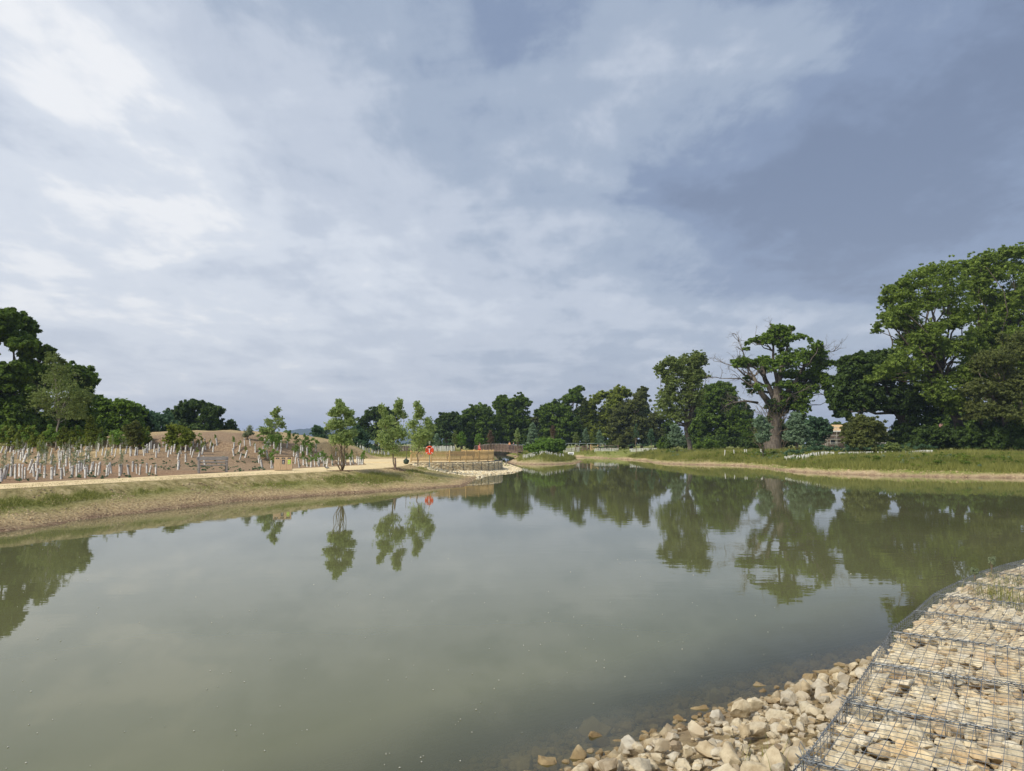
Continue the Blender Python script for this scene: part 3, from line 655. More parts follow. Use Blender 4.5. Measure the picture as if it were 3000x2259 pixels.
tree('oak_tree', 'dark green oak with a single tuft rising at its top right', 1640, 176,
     [(1698, 1138, 14, 10), (1680, 1146, 18, 10), (1668, 1164, 24, 14), (1690, 1170, 22, 18), (1635, 1184, 34, 18), (1605, 1196, 26, 18), (1660, 1205, 44, 28), (1610, 1230, 36, 30), (1660, 1250, 50, 34), (1610, 1275, 44, 26), (1690, 1270, 26, 28), (1578, 1210, 14, 16)],
     'oak', .38, 1.15, .5, n_sub=12)
tree('sycamore_tree', 'yellow-green tree with a pointed top in the far tree line', 1775, 178,
     [(1822, 1136, 20, 10), (1800, 1150, 28, 12), (1838, 1154, 20, 14), (1765, 1150, 16, 7), (1740, 1170, 26, 14), (1805, 1175, 42, 16), (1725, 1195, 28, 18), (1775, 1208, 44, 24), (1730, 1235, 34, 26), (1785, 1250, 44, 26), (1740, 1275, 36, 22)],
     'yel', .38, 1.05, .4, n_sub=11)
tree('hornbeam_tree', 'olive brown weeping tree in the middle of the tree line', 1850, 172,
     [(1885, 1140, 14, 9), (1875, 1158, 24, 14), (1840, 1180, 34, 18), (1882, 1188, 26, 24), (1815, 1212, 38, 22), (1860, 1222, 46, 30), (1800, 1248, 36, 26), (1850, 1262, 50, 30), (1890, 1250, 22, 34), (1815, 1285, 40, 22)],
     'brown', .34, 1.15, .4, n_sub=12, up=.1)
tree('ash_tree', 'tall airy ash with a straight pale trunk standing forward of the wood', 2020, 118,
     [(2045, 1034, 22, 12), (2010, 1046, 26, 14), (1965, 1050, 22, 10), (1990, 1068, 34, 16), (2058, 1062, 22, 14), (2034, 1066, 20, 14), (2038, 1088, 20, 14), (2000, 1085, 20, 14), (2035, 1112, 26, 16), (1930, 1075, 16, 8), (1955, 1092, 34, 16), (2015, 1100, 46, 24), (2060, 1100, 22, 18), (1975, 1125, 40, 24), (2030, 1140, 46, 28), (1950, 1160, 34, 28), (1995, 1172, 42, 28), (2045, 1180, 34, 28), (1945, 1205, 34, 26), (1990, 1222, 40, 22)],
     'olive', .22, .42, .36, bark='barkg', fill=2, zfill=.8, frac=.21, n_sub=36, fork=.30, asp=1.7, depth=2, dscale=.55, twig=0)
tree('maple_tree', 'dense dark green tree between the airy ash and the stag-headed oak', 2120, 155,
     [(2092, 1130, 34, 14), (2130, 1132, 36, 14), (2080, 1155, 34, 20), (2130, 1160, 50, 24), (2090, 1190, 50, 30), (2150, 1200, 46, 34), (2075, 1235, 44, 34), (2135, 1245, 54, 34), (2175, 1260, 34, 38), (2090, 1280, 54, 26), (2035, 1265, 26, 26), (2200, 1290, 30, 20)],
     'oak', .38, 1.15, .4, n_sub=12)
# stag-headed oak: thick ivy-clad trunk, bare limbs on the left, leaf clumps
def stag_oak():
    d = 112; r = np.random.default_rng(77); k = d / FPX
    bx = at(2262, 1300, d).x; z0 = hz(bx, d); o3 = np.array((bx, d, z0))
    root = empty('oak_tree', (bx, d, z0), 0, 'stag-headed old oak with bare grey limbs and a thick ivy-covered trunk', 'tree')
    blobs = [(2268, 958, 22, 9), (2292, 966, 20, 12), (2252, 982, 28, 10), (2318, 962, 11, 12), (2322, 986, 17, 14), (2350, 984, 14, 9), (2232, 1000, 20, 12), (2206, 994, 12, 6), (2190, 1004, 8, 6),
             (2288, 1002, 22, 14), (2330, 1030, 28, 16), (2296, 1042, 22, 14), (2172, 1052, 24, 10), (2198, 1062, 26, 14), (2155, 1070, 14, 9), (2236, 1050, 20, 12), (2262, 1072, 34, 14), (2330, 1058, 34, 16),
             (2398, 1008, 13, 14), (2404, 1030, 20, 12), (2380, 1044, 24, 14), (2402, 1060, 26, 18), (2388, 1090, 36, 22), (2416, 1112, 24, 22), (2350, 1092, 30, 20), (2306, 1092, 26, 14), (2372, 1130, 40, 20), (2424, 1145, 16, 14),
             (2222, 1132, 22, 16), (2190, 1120, 14, 8), (2330, 1128, 30, 18), (2280, 1125, 28, 12), (2356, 1165, 34, 20), (2340, 1190, 28, 22), (2330, 1225, 24, 26), (2452, 1060, 10, 6), (2305, 1165, 20, 18), (2428, 1172, 8, 9)]
    C, Rr = [], []
    for i, (x, y, a, b_) in enumerate(blobs):
        p = at(x, y, d); off = r.uniform(-1, 1) * 3.6 * (1 if 2200 < x < 2400 else .5); C.append((p.x * (1 + off / d), d + off, CAMH + (p.z - CAMH) * (1 + off / d) - b_ * k * .25)); Rr.append((a * k * 1.12, a * k * 1.1, max(b_ * 1.3, a * .62) * k))
        if a > 17: C.append((p.x + r.uniform(-.5, .5), d - off * .8, p.z - b_ * k * .6)); Rr.append((a * k, a * k, max(b_ * 1.1, a * .55) * k))
    C, Rr = np.array(C), np.array(Rr); ex, er = [], []
    for i in range(len(C)):
        dd = np.linalg.norm(C - C[i], axis=1)
        for j in np.argsort(dd)[1:3]:
            if dd[j] < 3.4: f_ = r.uniform(.3, .7); ex.append(C[i] * f_ + C[j] * (1 - f_)); er.append((Rr[i] + Rr[j]) * .42)
    C, Rr = np.vstack([C, ex]), np.vstack([Rr, er])
    crown_mesh('crown', C, Rr, MT['oakb'], root, .25, .6, r, 24, .4, 1.4, .28, o3)
    mb = MB()
    W = lambda x, y, off=0: tuple(np.array(at(x, y, d)[:]) - o3 + np.array((0, off, 0)))
    mb.tube([(0, 0, -.4), (0, 0, .5), (.1, 0, 2.5), (.3, 0, 4.5), (.7, 0, 6.6), (.9, .1, 8.6), W(2283, 1110), W(2290, 1060)], [1.75, 1.4, 1.2, 1.15, .95, .7, .42, .2], 12)
    src = []
    for q0, q1, q2, rr0 in ((W(2262, 1190), W(2225, 1150, -.5), W(2200, 1105, -1.2), .55), (W(2270, 1170), W(2245, 1110, .6), W(2235, 1060, .8), .5), (W(2290, 1170), W(2320, 1130, -.8), W(2345, 1080, -1), .5), (W(2285, 1190), W(2340, 1160, .6), W(2385, 1115, 1), .55),
                        (W(2283, 1110), W(2300, 1050), W(2310, 1000), .32), (W(2280, 1130), W(2262, 1060, -.4), W(2262, 1000, -.6), .32), (W(2345, 1150, .7), W(2390, 1080, .8), W(2402, 1030, .8), .26), (W(2290, 1200), W(2330, 1185, 1.5), W(2355, 1165, 2), .4)):
        mb.tube([q0, q1, q2], [rr0, rr0 * .7, rr0 * .4], 8); src += [q1, q2, tuple((Vector(q1) + Vector(q2)) / 2)]
    for c_ in (C - o3)[::2]:
        s_ = min(src, key=lambda q: (Vector(q) - Vector(c_)).length + 2 * max(0, q[2] - c_[2]))
        limb(mb, s_, c_, .17 * r.uniform(.6, 1), .03, r, 7, .14, 6)
    for pts in ([W(2220, 1180), W(2180, 1176, -1), W(2150, 1180, -1.5), W(2138, 1182, -1.8)], [W(2250, 1150), W(2205, 1140, -1), W(2160, 1112, -1.6), W(2100, 1112, -2)],
                [W(2250, 1120), W(2215, 1085, -.8), W(2180, 1065, -1), W(2170, 1035, -1.2), W(2158, 1004, -1.2)], [W(2240, 1130), W(2190, 1100, 1), W(2160, 1070, 1.2), W(2130, 1062, 1.4)],
                [W(2330, 1130), W(2390, 1090, .5), W(2430, 1070, .6), W(2462, 1066, .6)], [W(2340, 1110), W(2370, 1045), W(2400, 1035), W(2440, 1030)], [W(2330, 1150, 1), W(2400, 1110, 1), W(2440, 1118, 1), W(2462, 1126, 1)],
                [W(2290, 1180, -2), W(2300, 1160, -2.6), W(2330, 1148, -3)]):
        n_ = len(pts); mb.tube(pts, [.19 * (1 - .75 * i / (n_ - 1)) for i in range(n_)], 6)
        for q in pts[1:]:
            for _ in range(3): twigs(mb, Vector(q), Vector(pts[-1]) - Vector(pts[0]) + Vector(r.normal(size=3)) * 3, r.uniform(1.0, 2.3), .06, r, 2, .9)
    for _ in range(26):
        c_ = (C - o3)[r.integers(len(C))]; twigs(mb, Vector(c_), Vector((c_[0] - 2, 0, c_[2] - 7)) + Vector(r.normal(size=3)) * 2, 1.6, .05, r, 2, .8)
    mb.build('trunk', MT['barkg'], root, True)
    mb = MB()                                                   # dead ivy stems round the trunk
    for i in range(110):
        a = r.uniform(0, 6.28); h0 = r.uniform(0, 6); R0 = 1.75 - h0 * .05; p = Vector((math.cos(a) * R0 + h0 * .06, math.sin(a) * R0, h0))
        twigs(mb, p, (math.cos(a) * .5, math.sin(a) * .5, 1), r.uniform(1.2, 2.6), .04, r, 1, .7)
    mb.build('ivy_stem', MT['stem'], root)
    cc = np.array([(1.9 + r.uniform(-.5, 1.6), r.uniform(-.9, 1.5), 1 + i * .5) for i in range(16)] + [(-1.2, .3, .8 + i) for i in range(4)] + [(r.uniform(-1.2, 1.6), r.uniform(-1.6, 0), 4.6 + i * .35) for i in range(9)]); rr_ = np.array([(1.1, 1.1, .8)] * len(cc))
    crown_mesh('ivy', cc, rr_, MT['oakd'], root, .24, .9, r, 7)
stag_oak()
tree('oak_tree', 'spreading dark oak with low black-shadowed crown left of the tall ashes', 2705, 98,
     [(2482, 1052, 14, 12), (2532, 1036, 26, 12), (2580, 1028, 34, 14), (2625, 1035, 30, 16), (2500, 1078, 34, 20), (2560, 1070, 50, 26), (2480, 1115, 34, 26), (2545, 1118, 60, 34), (2615, 1095, 56, 40), (2462, 1150, 22, 24), (2505, 1165, 40, 24), (2575, 1165, 56, 26), (2460, 1192, 18, 20), (2490, 1225, 16, 18), (2650, 1160, 60, 40), (2700, 1190, 70, 44), (2680, 1245, 66, 32), (2725, 1285, 50, 24), (2660, 1285, 34, 18)],
     'oakd', .28, 1.1, .75, n_sub=12, gap=.15)
tree('ash_tree', 'tallest spreading ash with a trunk leaning left, right of the dark oak', 2838, 92,
     [(2628, 845, 24, 16), (2655, 822, 26, 15), (2650, 872, 44, 24), (2622, 915, 30, 22), (2608, 955, 20, 18), (2665, 935, 36, 20), (2712, 790, 34, 20), (2710, 835, 50, 26), (2735, 885, 44, 24), (2790, 768, 40, 18), (2790, 815, 56, 30), (2800, 865, 46, 22), (2720, 975, 50, 22), (2780, 945, 44, 22), (2640, 1030, 52, 20), (2610, 1080, 44, 24), (2700, 1040, 56, 26), (2770, 1035, 50, 30), (2560, 1105, 24, 12), (2680, 1085, 52, 18), (2760, 1100, 50, 20), (2820, 1100, 40, 26), (2680, 1000, 40, 22), (2740, 1000, 44, 24), (2830, 930, 44, 26), (2830, 1000, 46, 26), (2850, 1060, 44, 26), (2790, 1150, 44, 24), (2730, 1140, 44, 22), (2660, 905, 40, 22), (2850, 1120, 40, 26), (2790, 1000, 50, 26), (2740, 955, 44, 24), (2690, 965, 40, 22), (2850, 1170, 36, 22), (2800, 1200, 36, 20), (2760, 1175, 34, 20)],
     'ash', .22, .36, .55, fill=2, zfill=.85, frac=.21, n_sub=36, fork=.42, lean=-1.2, depth=2, asp=1.7, gap=.05, dscale=.7)
tree('ash_tree', 'tall ash with bright green crown at the far right, behind the brownish one', 2905, 100,
     [(2865, 755, 34, 16), (2930, 738, 40, 18), (2985, 728, 34, 16), (3050, 730, 50, 30), (2880, 795, 50, 26), (2950, 790, 60, 30), (3030, 800, 70, 40), (2870, 850, 40, 26), (2930, 860, 50, 26), (3000, 870, 50, 30), (3100, 850, 80, 60), (2850, 905, 36, 20), (2910, 930, 46, 22), (2985, 950, 50, 22), (2870, 990, 40, 20), (2940, 1010, 46, 20), (3080, 960, 70, 50), (2900, 970, 50, 26), (2960, 905, 50, 26), (3000, 1000, 50, 34), (2860, 1040, 44, 26), (2920, 1060, 50, 28), (2880, 1100, 40, 24), (3040, 1050, 50, 50)],
     'ash', .24, .42, .45, fill=2, zfill=.85, frac=.21, n_sub=36, fork=.4, depth=2, asp=1.7, gap=.1, dscale=.6)
tree('ash_tree', 'brownish green ash with low drooping branches at the right edge', 2958, 86,
     [(2990, 985, 34, 24), (2950, 1040, 40, 24), (3020, 1040, 50, 40), (2900, 1075, 40, 22), (2965, 1095, 50, 30), (2860, 1130, 40, 24), (2920, 1140, 46, 30), (2990, 1160, 50, 34), (2875, 1180, 34, 22), (2940, 1205, 46, 26), (3060, 1120, 60, 60), (3010, 1230, 50, 34), (2870, 1220, 30, 20), (2905, 1205, 36, 24), (2960, 1150, 46, 28), (3000, 1105, 40, 26), (2900, 1040, 40, 22)],
     'brown', .22, .42, .4, fill=2, zfill=.85, frac=.22, n_sub=34, fork=.4, depth=2)
for i, (px, d, tr_, ln) in enumerate(((2872, 96, .28, -.3), (2925, 99, .30, .1), (2990, 94, .34, .2))):
    tree('ash_tree', ('slim dark trunk just right of the leaning ash, crown merging above', 'second slim trunk between the ashes, under the brownish crown', 'trunk nearest the right edge of the picture')[i], px, d,
         [(px - 10, 1110, 30, 26), (px + 14, 1060, 34, 26), (px, 1010, 30, 22), (px - 16, 965, 26, 18)], 'ash', .24, .6, tr_, n_sub=9, fork=.6, lean=ln, group='slim trunks among the ashes')
def bush(name, label, base_px, d, blobs, mat, leaf=.16, dens=1.0, cat='bush', group=None, **k):
    return tree(name, label, base_px, d, blobs, mat, leaf, dens, k.pop('trunk', .05), cat=cat, group=group, fork=.15, **k)
bush('undergrowth_shrub', 'dark shrub mass at the foot of the spreading dark oak', 2740, 90, [(2720, 1262, 40, 26), (2770, 1262, 24, 22), (2700, 1300, 46, 20), (2750, 1290, 44, 24), (2790, 1300, 24, 18)], 'oakd', .22, 1.1, trunk=.12)
bush('undergrowth_shrub', 'dark shrubs under the ashes at the right edge', 2920, 88, [(2800, 1275, 24, 24), (2850, 1262, 30, 26), (2905, 1252, 34, 26), (2965, 1245, 36, 30), (3010, 1240, 30, 34), (2840, 1300, 30, 18), (2880, 1290, 40, 26), (2940, 1285, 46, 30), (3000, 1290, 50, 28), (2910, 1310, 60, 16)], 'oakd', .22, 1.15, trunk=.12)
bush('hawthorn_bush', 'reddish brown bush in front of the timber-roofed house', 2540, 82, [(2535, 1225, 34, 18), (2505, 1245, 30, 22), (2570, 1245, 30, 22), (2535, 1262, 52, 26), (2495, 1285, 28, 20), (2590, 1280, 26, 22), (2540, 1295, 56, 18)], 'brown', .16, 1.1, trunk=.1, n_sub=11)
bush('undergrowth_shrub', 'low olive scrub right of the reddish brown bush', 2630, 80, [(2610, 1302, 30, 10), (2650, 1308, 34, 10), (2590, 1312, 30, 9)], 'olive', .16, 1.0)
bush('whitebeam_tree', 'silvery bush left of the green one, right of the stag-headed oak', 2335, 92, [(2335, 1218, 18, 14), (2325, 1242, 26, 18), (2350, 1255, 28, 22), (2325, 1275, 30, 18), (2360, 1285, 28, 14)], 'silver', .15, .95, cat='tree', trunk=.06, n_sub=10)
bush('hazel_bush', 'large mid green bush beside the silvery one below the sky gap', 2395, 98, [(2385, 1228, 20, 14), (2412, 1238, 24, 18), (2375, 1252, 26, 22), (2405, 1268, 34, 24), (2430, 1262, 20, 22), (2390, 1288, 40, 14)], 'blueg', .19, 1.05, n_sub=10)
bush('whitebeam_tree', 'small silvery tree on a thin stem before the ivy-covered trunk', 2236, 90, [(2232, 1222, 14, 10), (2222, 1240, 22, 14), (2248, 1246, 22, 14), (2232, 1262, 30, 12), (2240, 1278, 22, 8)], 'silver', .14, .85, cat='tree', trunk=.07)
bush('whitebeam_tree', 'silver-leaved tree left of the airy ash trunk', 1985, 108, [(1975, 1248, 12, 9), (1985, 1262, 20, 12), (1972, 1278, 18, 12), (1998, 1280, 18, 12), (1985, 1292, 22, 10)], 'silver', .16, 1.0, cat='tree')
bush('cypress_tree', 'blue-green cone-shaped tree above the island bush', 1560, 122, [(1561, 1245, 8, 8), (1560, 1258, 14, 10), (1560, 1272, 19, 12), (1560, 1288, 22, 12)], 'silver', .17, 1.1, cat='tree', n_sub=9)
bush('willow_bush', 'broad bright green bush over the white guards on the island', 1592, 108, [(1612, 1292, 18, 12), (1575, 1302, 26, 12), (1640, 1296, 16, 16), (1550, 1308, 18, 10), (1592, 1312, 40, 10), (1632, 1312, 26, 10), (1604, 1302, 30, 12), (1648, 1308, 12, 12)], 'fresh', .15, 1.1, n_sub=11, dscale=.5)
# young ornamental trees along the far bank
YT = [('young_tree', 'small pale tree just right of the lifebuoy', 1280, 118, 1288, 13, 20, 'silver'), ('young_tree', 'olive young tree left of the fresh green one, behind the platform fence', 1333, 122, 1282, 12, 20, 'olive'),
      ('young_tree', 'fresh green round young tree behind the middle of the platform fence', 1352, 120, 1281, 18, 18, 'fresh'), ('young_tree', 'fresh green young tree above the person in red', 1402, 122, 1285, 16, 16, 'fresh'),
      ('young_tree', 'brown half-dead conical young tree behind the fence', 1437, 124, 1280, 12, 20, 'rust'), ('young_tree', 'thin sparse young tree above the footbridge deck', 1486, 182, 1287, 8, 14, 'olive'),
      ('young_tree', 'narrow upright pale green tree at the end of the footbridge', 1516, 122, 1275, 12, 22, 'willow'), ('young_tree', 'bare reddish dead young tree rising from the island bush', 1620, 120, 1262, 10, 16, 'rust'),
      ('young_tree', 'grey-green young tree behind the post and rail fence', 1716, 156, 1275, 12, 22, 'silver'), ('young_tree', 'blue-green young tree above the pale gate', 1757, 157, 1280, 15, 20, 'silver'),
      ('young_tree', 'olive young tree left of the pale gate', 1735, 156, 1285, 10, 18, 'yel'), ('young_tree', 'young tree at the left end of the post and rail fence', 1688, 155, 1282, 14, 16, 'olive'),
      ('young_tree', 'tall thin tiered young tree left of the silver-leaved one', 1864, 131, 1265, 9, 24, 'blueg'), ('young_tree', 'dark green open young tree beside the tiered one', 1908, 131, 1278, 15, 22, 'blueg')]
for i, (n_, lab, px, d, cy, rx, ry, mt) in enumerate(YT):
    bl = [(px, cy - ry * .7, rx * .45, ry * .35), (px - rx * .3, cy - ry * .1, rx * .65, ry * .4), (px + rx * .35, cy + ry * .15, rx * .65, ry * .4), (px, cy + ry * .6, rx * .9, ry * .35)]
    tree(n_, lab, px, d, bl, mt, .15, .45 if mt != 'rust' else .10, .06, bark='stem', cat='young tree', group='young ornamental trees on the far bank', n_sub=9, fork=.5, twig=1 if mt == 'rust' else 0)
# trees and shrubs on the left bank
tree('young_tree', 'slender pale-stemmed young tree with a thin grey-green crown at the left', 164, hit(164, 1318).y,
     [(145, 1040, 14, 12), (150, 1062, 22, 14), (175, 1085, 34, 18), (140, 1105, 42, 20), (190, 1120, 50, 22), (230, 1140, 34, 14), (120, 1145, 42, 22), (175, 1160, 50, 24), (230, 1175, 40, 20), (110, 1185, 30, 18), (165, 1195, 54, 18), (215, 1205, 44, 16)],
     'olive', .085, .13, .08, bark='barkp', n_sub=40, fork=.34, depth=2, twig=1, asp=1.9, frac=.2, fill=1, zfill=.8)
bush('hawthorn_bush', 'narrow bright green cone-shaped bush behind the left rows of guards', 265, hit(265, 1310).y, [(265, 1225, 10, 12), (262, 1245, 18, 14), (270, 1265, 22, 16), (262, 1285, 26, 12)], 'yel', .10, .8, n_sub=12)
bush('hawthorn_bush', 'russet-tipped bush on the left skyline of the planted slope', 388, hit(388, 1316).y, [(395, 1242, 14, 10), (378, 1256, 20, 14), (400, 1268, 20, 14), (385, 1284, 32, 12)], 'brown', .10, .7, n_sub=12)
tree('hawthorn_bush', 'green leafy small tree with orange tips left of the mound crest', 520, hit(520, 1316).y,
     [(505, 1246, 16, 10), (525, 1254, 18, 10), (545, 1262, 18, 7), (500, 1268, 20, 10), (530, 1276, 26, 9), (555, 1276, 14, 8), (510, 1290, 26, 9), (495, 1284, 16, 8), (540, 1292, 18, 7)], 'yel', .10, .75, .05, cat='bush', n_sub=12, fork=.35)
tree('young_tree', 'spiky small tree standing on the mound crest above the bins', 797, hit(797, 1300).y,
     [(812, 1200, 8, 9), (800, 1212, 14, 9), (812, 1226, 18, 12), (785, 1232, 14, 9), (765, 1254, 14, 6), (790, 1250, 24, 12), (822, 1248, 16, 14), (800, 1268, 28, 12), (775, 1268, 14, 8), (795, 1284, 24, 9)], 'willow', .10, .17, .06, n_sub=30, fork=.3, twig=1, frac=.22, fill=1, zfill=.8)
bush('feathery_shrub', 'wispy bare-topped shrub on the mound skyline right of the dark oaks', 722, hit(722, 1287).y, [(730, 1252, 9, 9), (722, 1266, 14, 9), (716, 1276, 10, 6), (738, 1270, 7, 6)], 'greyg', .07, .06, twig=2)
bush('alder_tree', 'rounded blue-green bush behind the mound before the blue hill', 930, 94, [(925, 1252, 14, 10), (940, 1262, 14, 12), (918, 1268, 14, 10), (935, 1280, 22, 10)], 'blueg', .16, .8, cat='tree')
bush('alder_tree', 'green bush between the tall willow and the dark rounded oak', 1050, 90, [(1040, 1262, 22, 12), (1062, 1275, 22, 14), (1035, 1285, 24, 12), (1060, 1295, 24, 10), (1045, 1248, 12, 8)], 'blueg', .16, .9, cat='tree')
tree('willow_tree', 'three-stemmed young willow by the path, the leftmost of three', 997, 44.6,
     [(990, 1178, 12, 12), (1000, 1196, 20, 14), (978, 1212, 20, 16), (1018, 1212, 18, 14), (990, 1232, 30, 16), (1025, 1238, 20, 18), (970, 1250, 20, 18), (1000, 1262, 34, 18), (1030, 1270, 18, 16), (985, 1284, 26, 14), (1015, 1292, 20, 10)],
     'willow', .065, .095, .028, bark='stem', stems=3, n_sub=60, asp=2.8, up=.1, frac=.22, fill=1, zfill=1.0)
tree('willow_tree', 'middle young willow with a stout pale base left of the green bag', 1156, 49.6,
     [(1170, 1178, 12, 14), (1162, 1200, 16, 16), (1178, 1218, 18, 18), (1140, 1225, 20, 14), (1116, 1200, 8, 22), (1122, 1240, 24, 18), (1160, 1246, 32, 18), (1130, 1265, 32, 20), (1172, 1275, 26, 20), (1120, 1288, 22, 14), (1150, 1298, 34, 12)],
     'willow', .065, .095, .045, bark='stem', n_sub=46, fork=.35, asp=2.6, up=.1, frac=.20, fill=1, zfill=1.1)
tree('willow_tree', 'young willow standing in front of the platform fence, rightmost of three', 1224, 57.5,
     [(1220, 1186, 12, 12), (1230, 1200, 16, 10), (1222, 1222, 16, 14), (1252, 1232, 18, 14), (1205, 1244, 22, 16), (1240, 1252, 32, 14), (1262, 1256, 16, 14), (1212, 1270, 32, 18), (1248, 1276, 26, 16), (1225, 1294, 34, 14)],
     'willow', .07, .10, .045, bark='stem', n_sub=46, fork=.35, asp=2.6, up=.1, frac=.20, fill=1, zfill=1.1)

for i, (px, ty, w_, d, mt) in enumerate(sorted(((1262, 1262, 30, 190, 'oakd'), (1350, 1232, 34, 190, 'oak'), (1448, 1212, 34, 190, 'oakd'), (1570, 1210, 34, 192, 'brown'), (1600, 1228, 36, 190, 'oakd'), (1712, 1160, 34, 195, 'brown'), (1730, 1205, 36, 190, 'oakd'), (1880, 1165, 34, 192, 'oakd'), (1920, 1200, 40, 190, 'brown'),
                                      (1960, 1225, 40, 190, 'oak'), (2050, 1165, 34, 192, 'oakd'), (2185, 1170, 30, 190, 'oakd'), (2210, 1222, 40, 165, 'oak'), (2290, 1232, 40, 165, 'oakd'), (2335, 1210, 28, 160, 'oakd'), (2450, 1232, 30, 190, 'oakd'), (2210, 1260, 46, 125, 'oak'), (2665, 1215, 40, 125, 'oakd'), (2745, 1195, 44, 128, 'oak'), (2800, 1180, 40, 130, 'oakd'), (2865, 1175, 46, 128, 'oak'), (2930, 1165, 46, 126, 'oakd'), (3000, 1150, 50, 124, 'oak')))):
    hh = 1310 - ty; tree('woodland_tree', 'background woodland tree behind the front crowns, ' + ('number %d from the left' % (i + 1)), px, d,
        [(px, ty + hh * .14, w_ * .5, hh * .14), (px - w_ * .4, ty + hh * .32, w_ * .5, hh * .16), (px + w_ * .4, ty + hh * .30, w_ * .5, hh * .16), (px, ty + hh * .5, w_ * .9, hh * .2), (px - w_ * .4, ty + hh * .72, w_ * .7, hh * .2), (px + w_ * .4, ty + hh * .75, w_ * .7, hh * .2)],
        mt, .42, .9, .3, n_sub=11, group='background woodland trees')
# a wood far behind everything that closes the skyline between the trunks
def far_wood():
    r = np.random.default_rng(5); C, Rr = [], []
    for x in np.arange(-190, 330, 5.0):
        if -60 < x < -18: continue
        y = 240 + r.uniform(-18, 18); h = r.uniform(4.0, 7.2) * (1.0 if x < 62 or x > 75 else .8)
        C.append((x + r.uniform(-2, 2), y, 1.4 + h * .5)); Rr.append((4.2, 4.2, h * .55))
    return crown_mesh('far_wood', np.array(C), np.array(Rr), MT['oakd'], None, .8, .9, r, 8)
tag(far_wood(), 'distant belt of low dark woodland behind all the standing trees', 'woodland', kind='stuff')
# thicket under the far tree line
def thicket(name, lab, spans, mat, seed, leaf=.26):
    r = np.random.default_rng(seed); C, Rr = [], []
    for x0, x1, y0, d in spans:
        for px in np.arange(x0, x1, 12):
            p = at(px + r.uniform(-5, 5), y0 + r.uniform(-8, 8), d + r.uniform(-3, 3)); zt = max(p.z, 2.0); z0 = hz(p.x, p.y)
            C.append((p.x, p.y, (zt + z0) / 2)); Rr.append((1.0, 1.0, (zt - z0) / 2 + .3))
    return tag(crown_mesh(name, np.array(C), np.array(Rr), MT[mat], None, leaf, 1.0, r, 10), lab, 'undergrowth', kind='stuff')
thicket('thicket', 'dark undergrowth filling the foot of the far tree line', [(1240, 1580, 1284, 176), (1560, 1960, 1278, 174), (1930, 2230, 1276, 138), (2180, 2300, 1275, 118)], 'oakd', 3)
thicket('thicket', 'bright green undergrowth right of the airy ash trunk', [(2040, 2120, 1285, 128), (1930, 1960, 1290, 140), (1590, 1625, 1285, 165)], 'oakb', 4, .2)

# ------------------------------------------------------------------ rocks
def rock_bm(seed, flat=.7, cuts=7, sub=3, jag=.05):
    """angular quarried block: an icosphere cut by random planes, roughened"""
    r = np.random.default_rng(seed); bm = bmesh.new(); bmesh.ops.create_icosphere(bm, subdivisions=sub, radius=1)
    planes = [(Vector(r.normal(size=3)).normalized(), r.uniform(.42, .70)) for _ in range(cuts)] + [(Vector(q).normalized(), r.uniform(.45, .62)) for q in ((1, .2, .3), (-1, .3, .1), (.1, 1, .4), (-.2, -1, .3), (.1, .15, 1))]
    for v_ in bm.verts:
        c_ = v_.co.copy()
        for n_, dd in planes:
            e = c_.dot(n_) - dd
            if e > 0: c_ -= n_ * e * .93
        nz = mnoise.noise(c_ * 2.1 + Vector((seed * 3.1, 0, 0))) * jag * 2 + mnoise.noise(c_ * 6 + Vector((0, seed * 1.7, 0))) * jag
        v_.co = c_ * (1 + nz)
    bmesh.ops.scale(bm, vec=(1.0, r.uniform(.65, .9), flat * r.uniform(.75, 1.1)), verts=bm.verts)
    mx_ = max(v_.co.length for v_ in bm.verts); bmesh.ops.scale(bm, vec=(1 / mx_,) * 3, verts=bm.verts)
    return bm
def rock_mesh(name, seed, mat, **k):
    bm = rock_bm(seed, **k); me = bpy.data.meshes.new(name); bm.to_mesh(me); bm.free(); me.materials.append(mat)
    me.polygons.foreach_set('use_smooth', [True] * len(me.polygons))
    try: me.set_sharp_from_angle(angle=R(24))
    except Exception: pass
    return me
ROCKS = [rock_mesh('rock', 100 + i, MT['stonew'], flat=.74, cuts=11, jag=.085) for i in range(14)]
STONES = [rock_mesh('stone', 300 + i, MT['stone'], flat=.62, cuts=10, jag=.07) for i in range(14)]
low = [rock_bm(500 + i, sub=1, cuts=5) for i in range(6)]
LOWV = [np.array([v_.co[:] for v_ in b_.verts]) for b_ in low]; LOWF = [np.array([[v_.index for v_ in f.verts] for f in b_.faces]) for b_ in low]
for b_ in low: b_.free()
def rock_field(name, pts, sizes, mat, parent=None, r=None, squash=.8, origin=(0, 0, 0)):
    V, Fq, T = [], [], []; n0 = 0
    for p, s_ in zip(pts, sizes):
        k = r.integers(len(LOWV)); M = Matrix.Rotation(r.uniform(0, 6.28), 3, 'Z') @ Matrix.Rotation(r.uniform(-.5, .5), 3, 'X')
        v_ = (LOWV[k] * s_) @ np.array(M).T; v_[:, 2] *= squash; v_ = v_ + np.array(p) - np.array(origin)
        V.append(v_); Fq.append(LOWF[k] + n0); n0 += len(v_); T.append(np.full(len(v_), r.random()))
    return from_np(name, np.concatenate(V), np.concatenate(Fq), mat, parent, tint=np.concatenate(T))
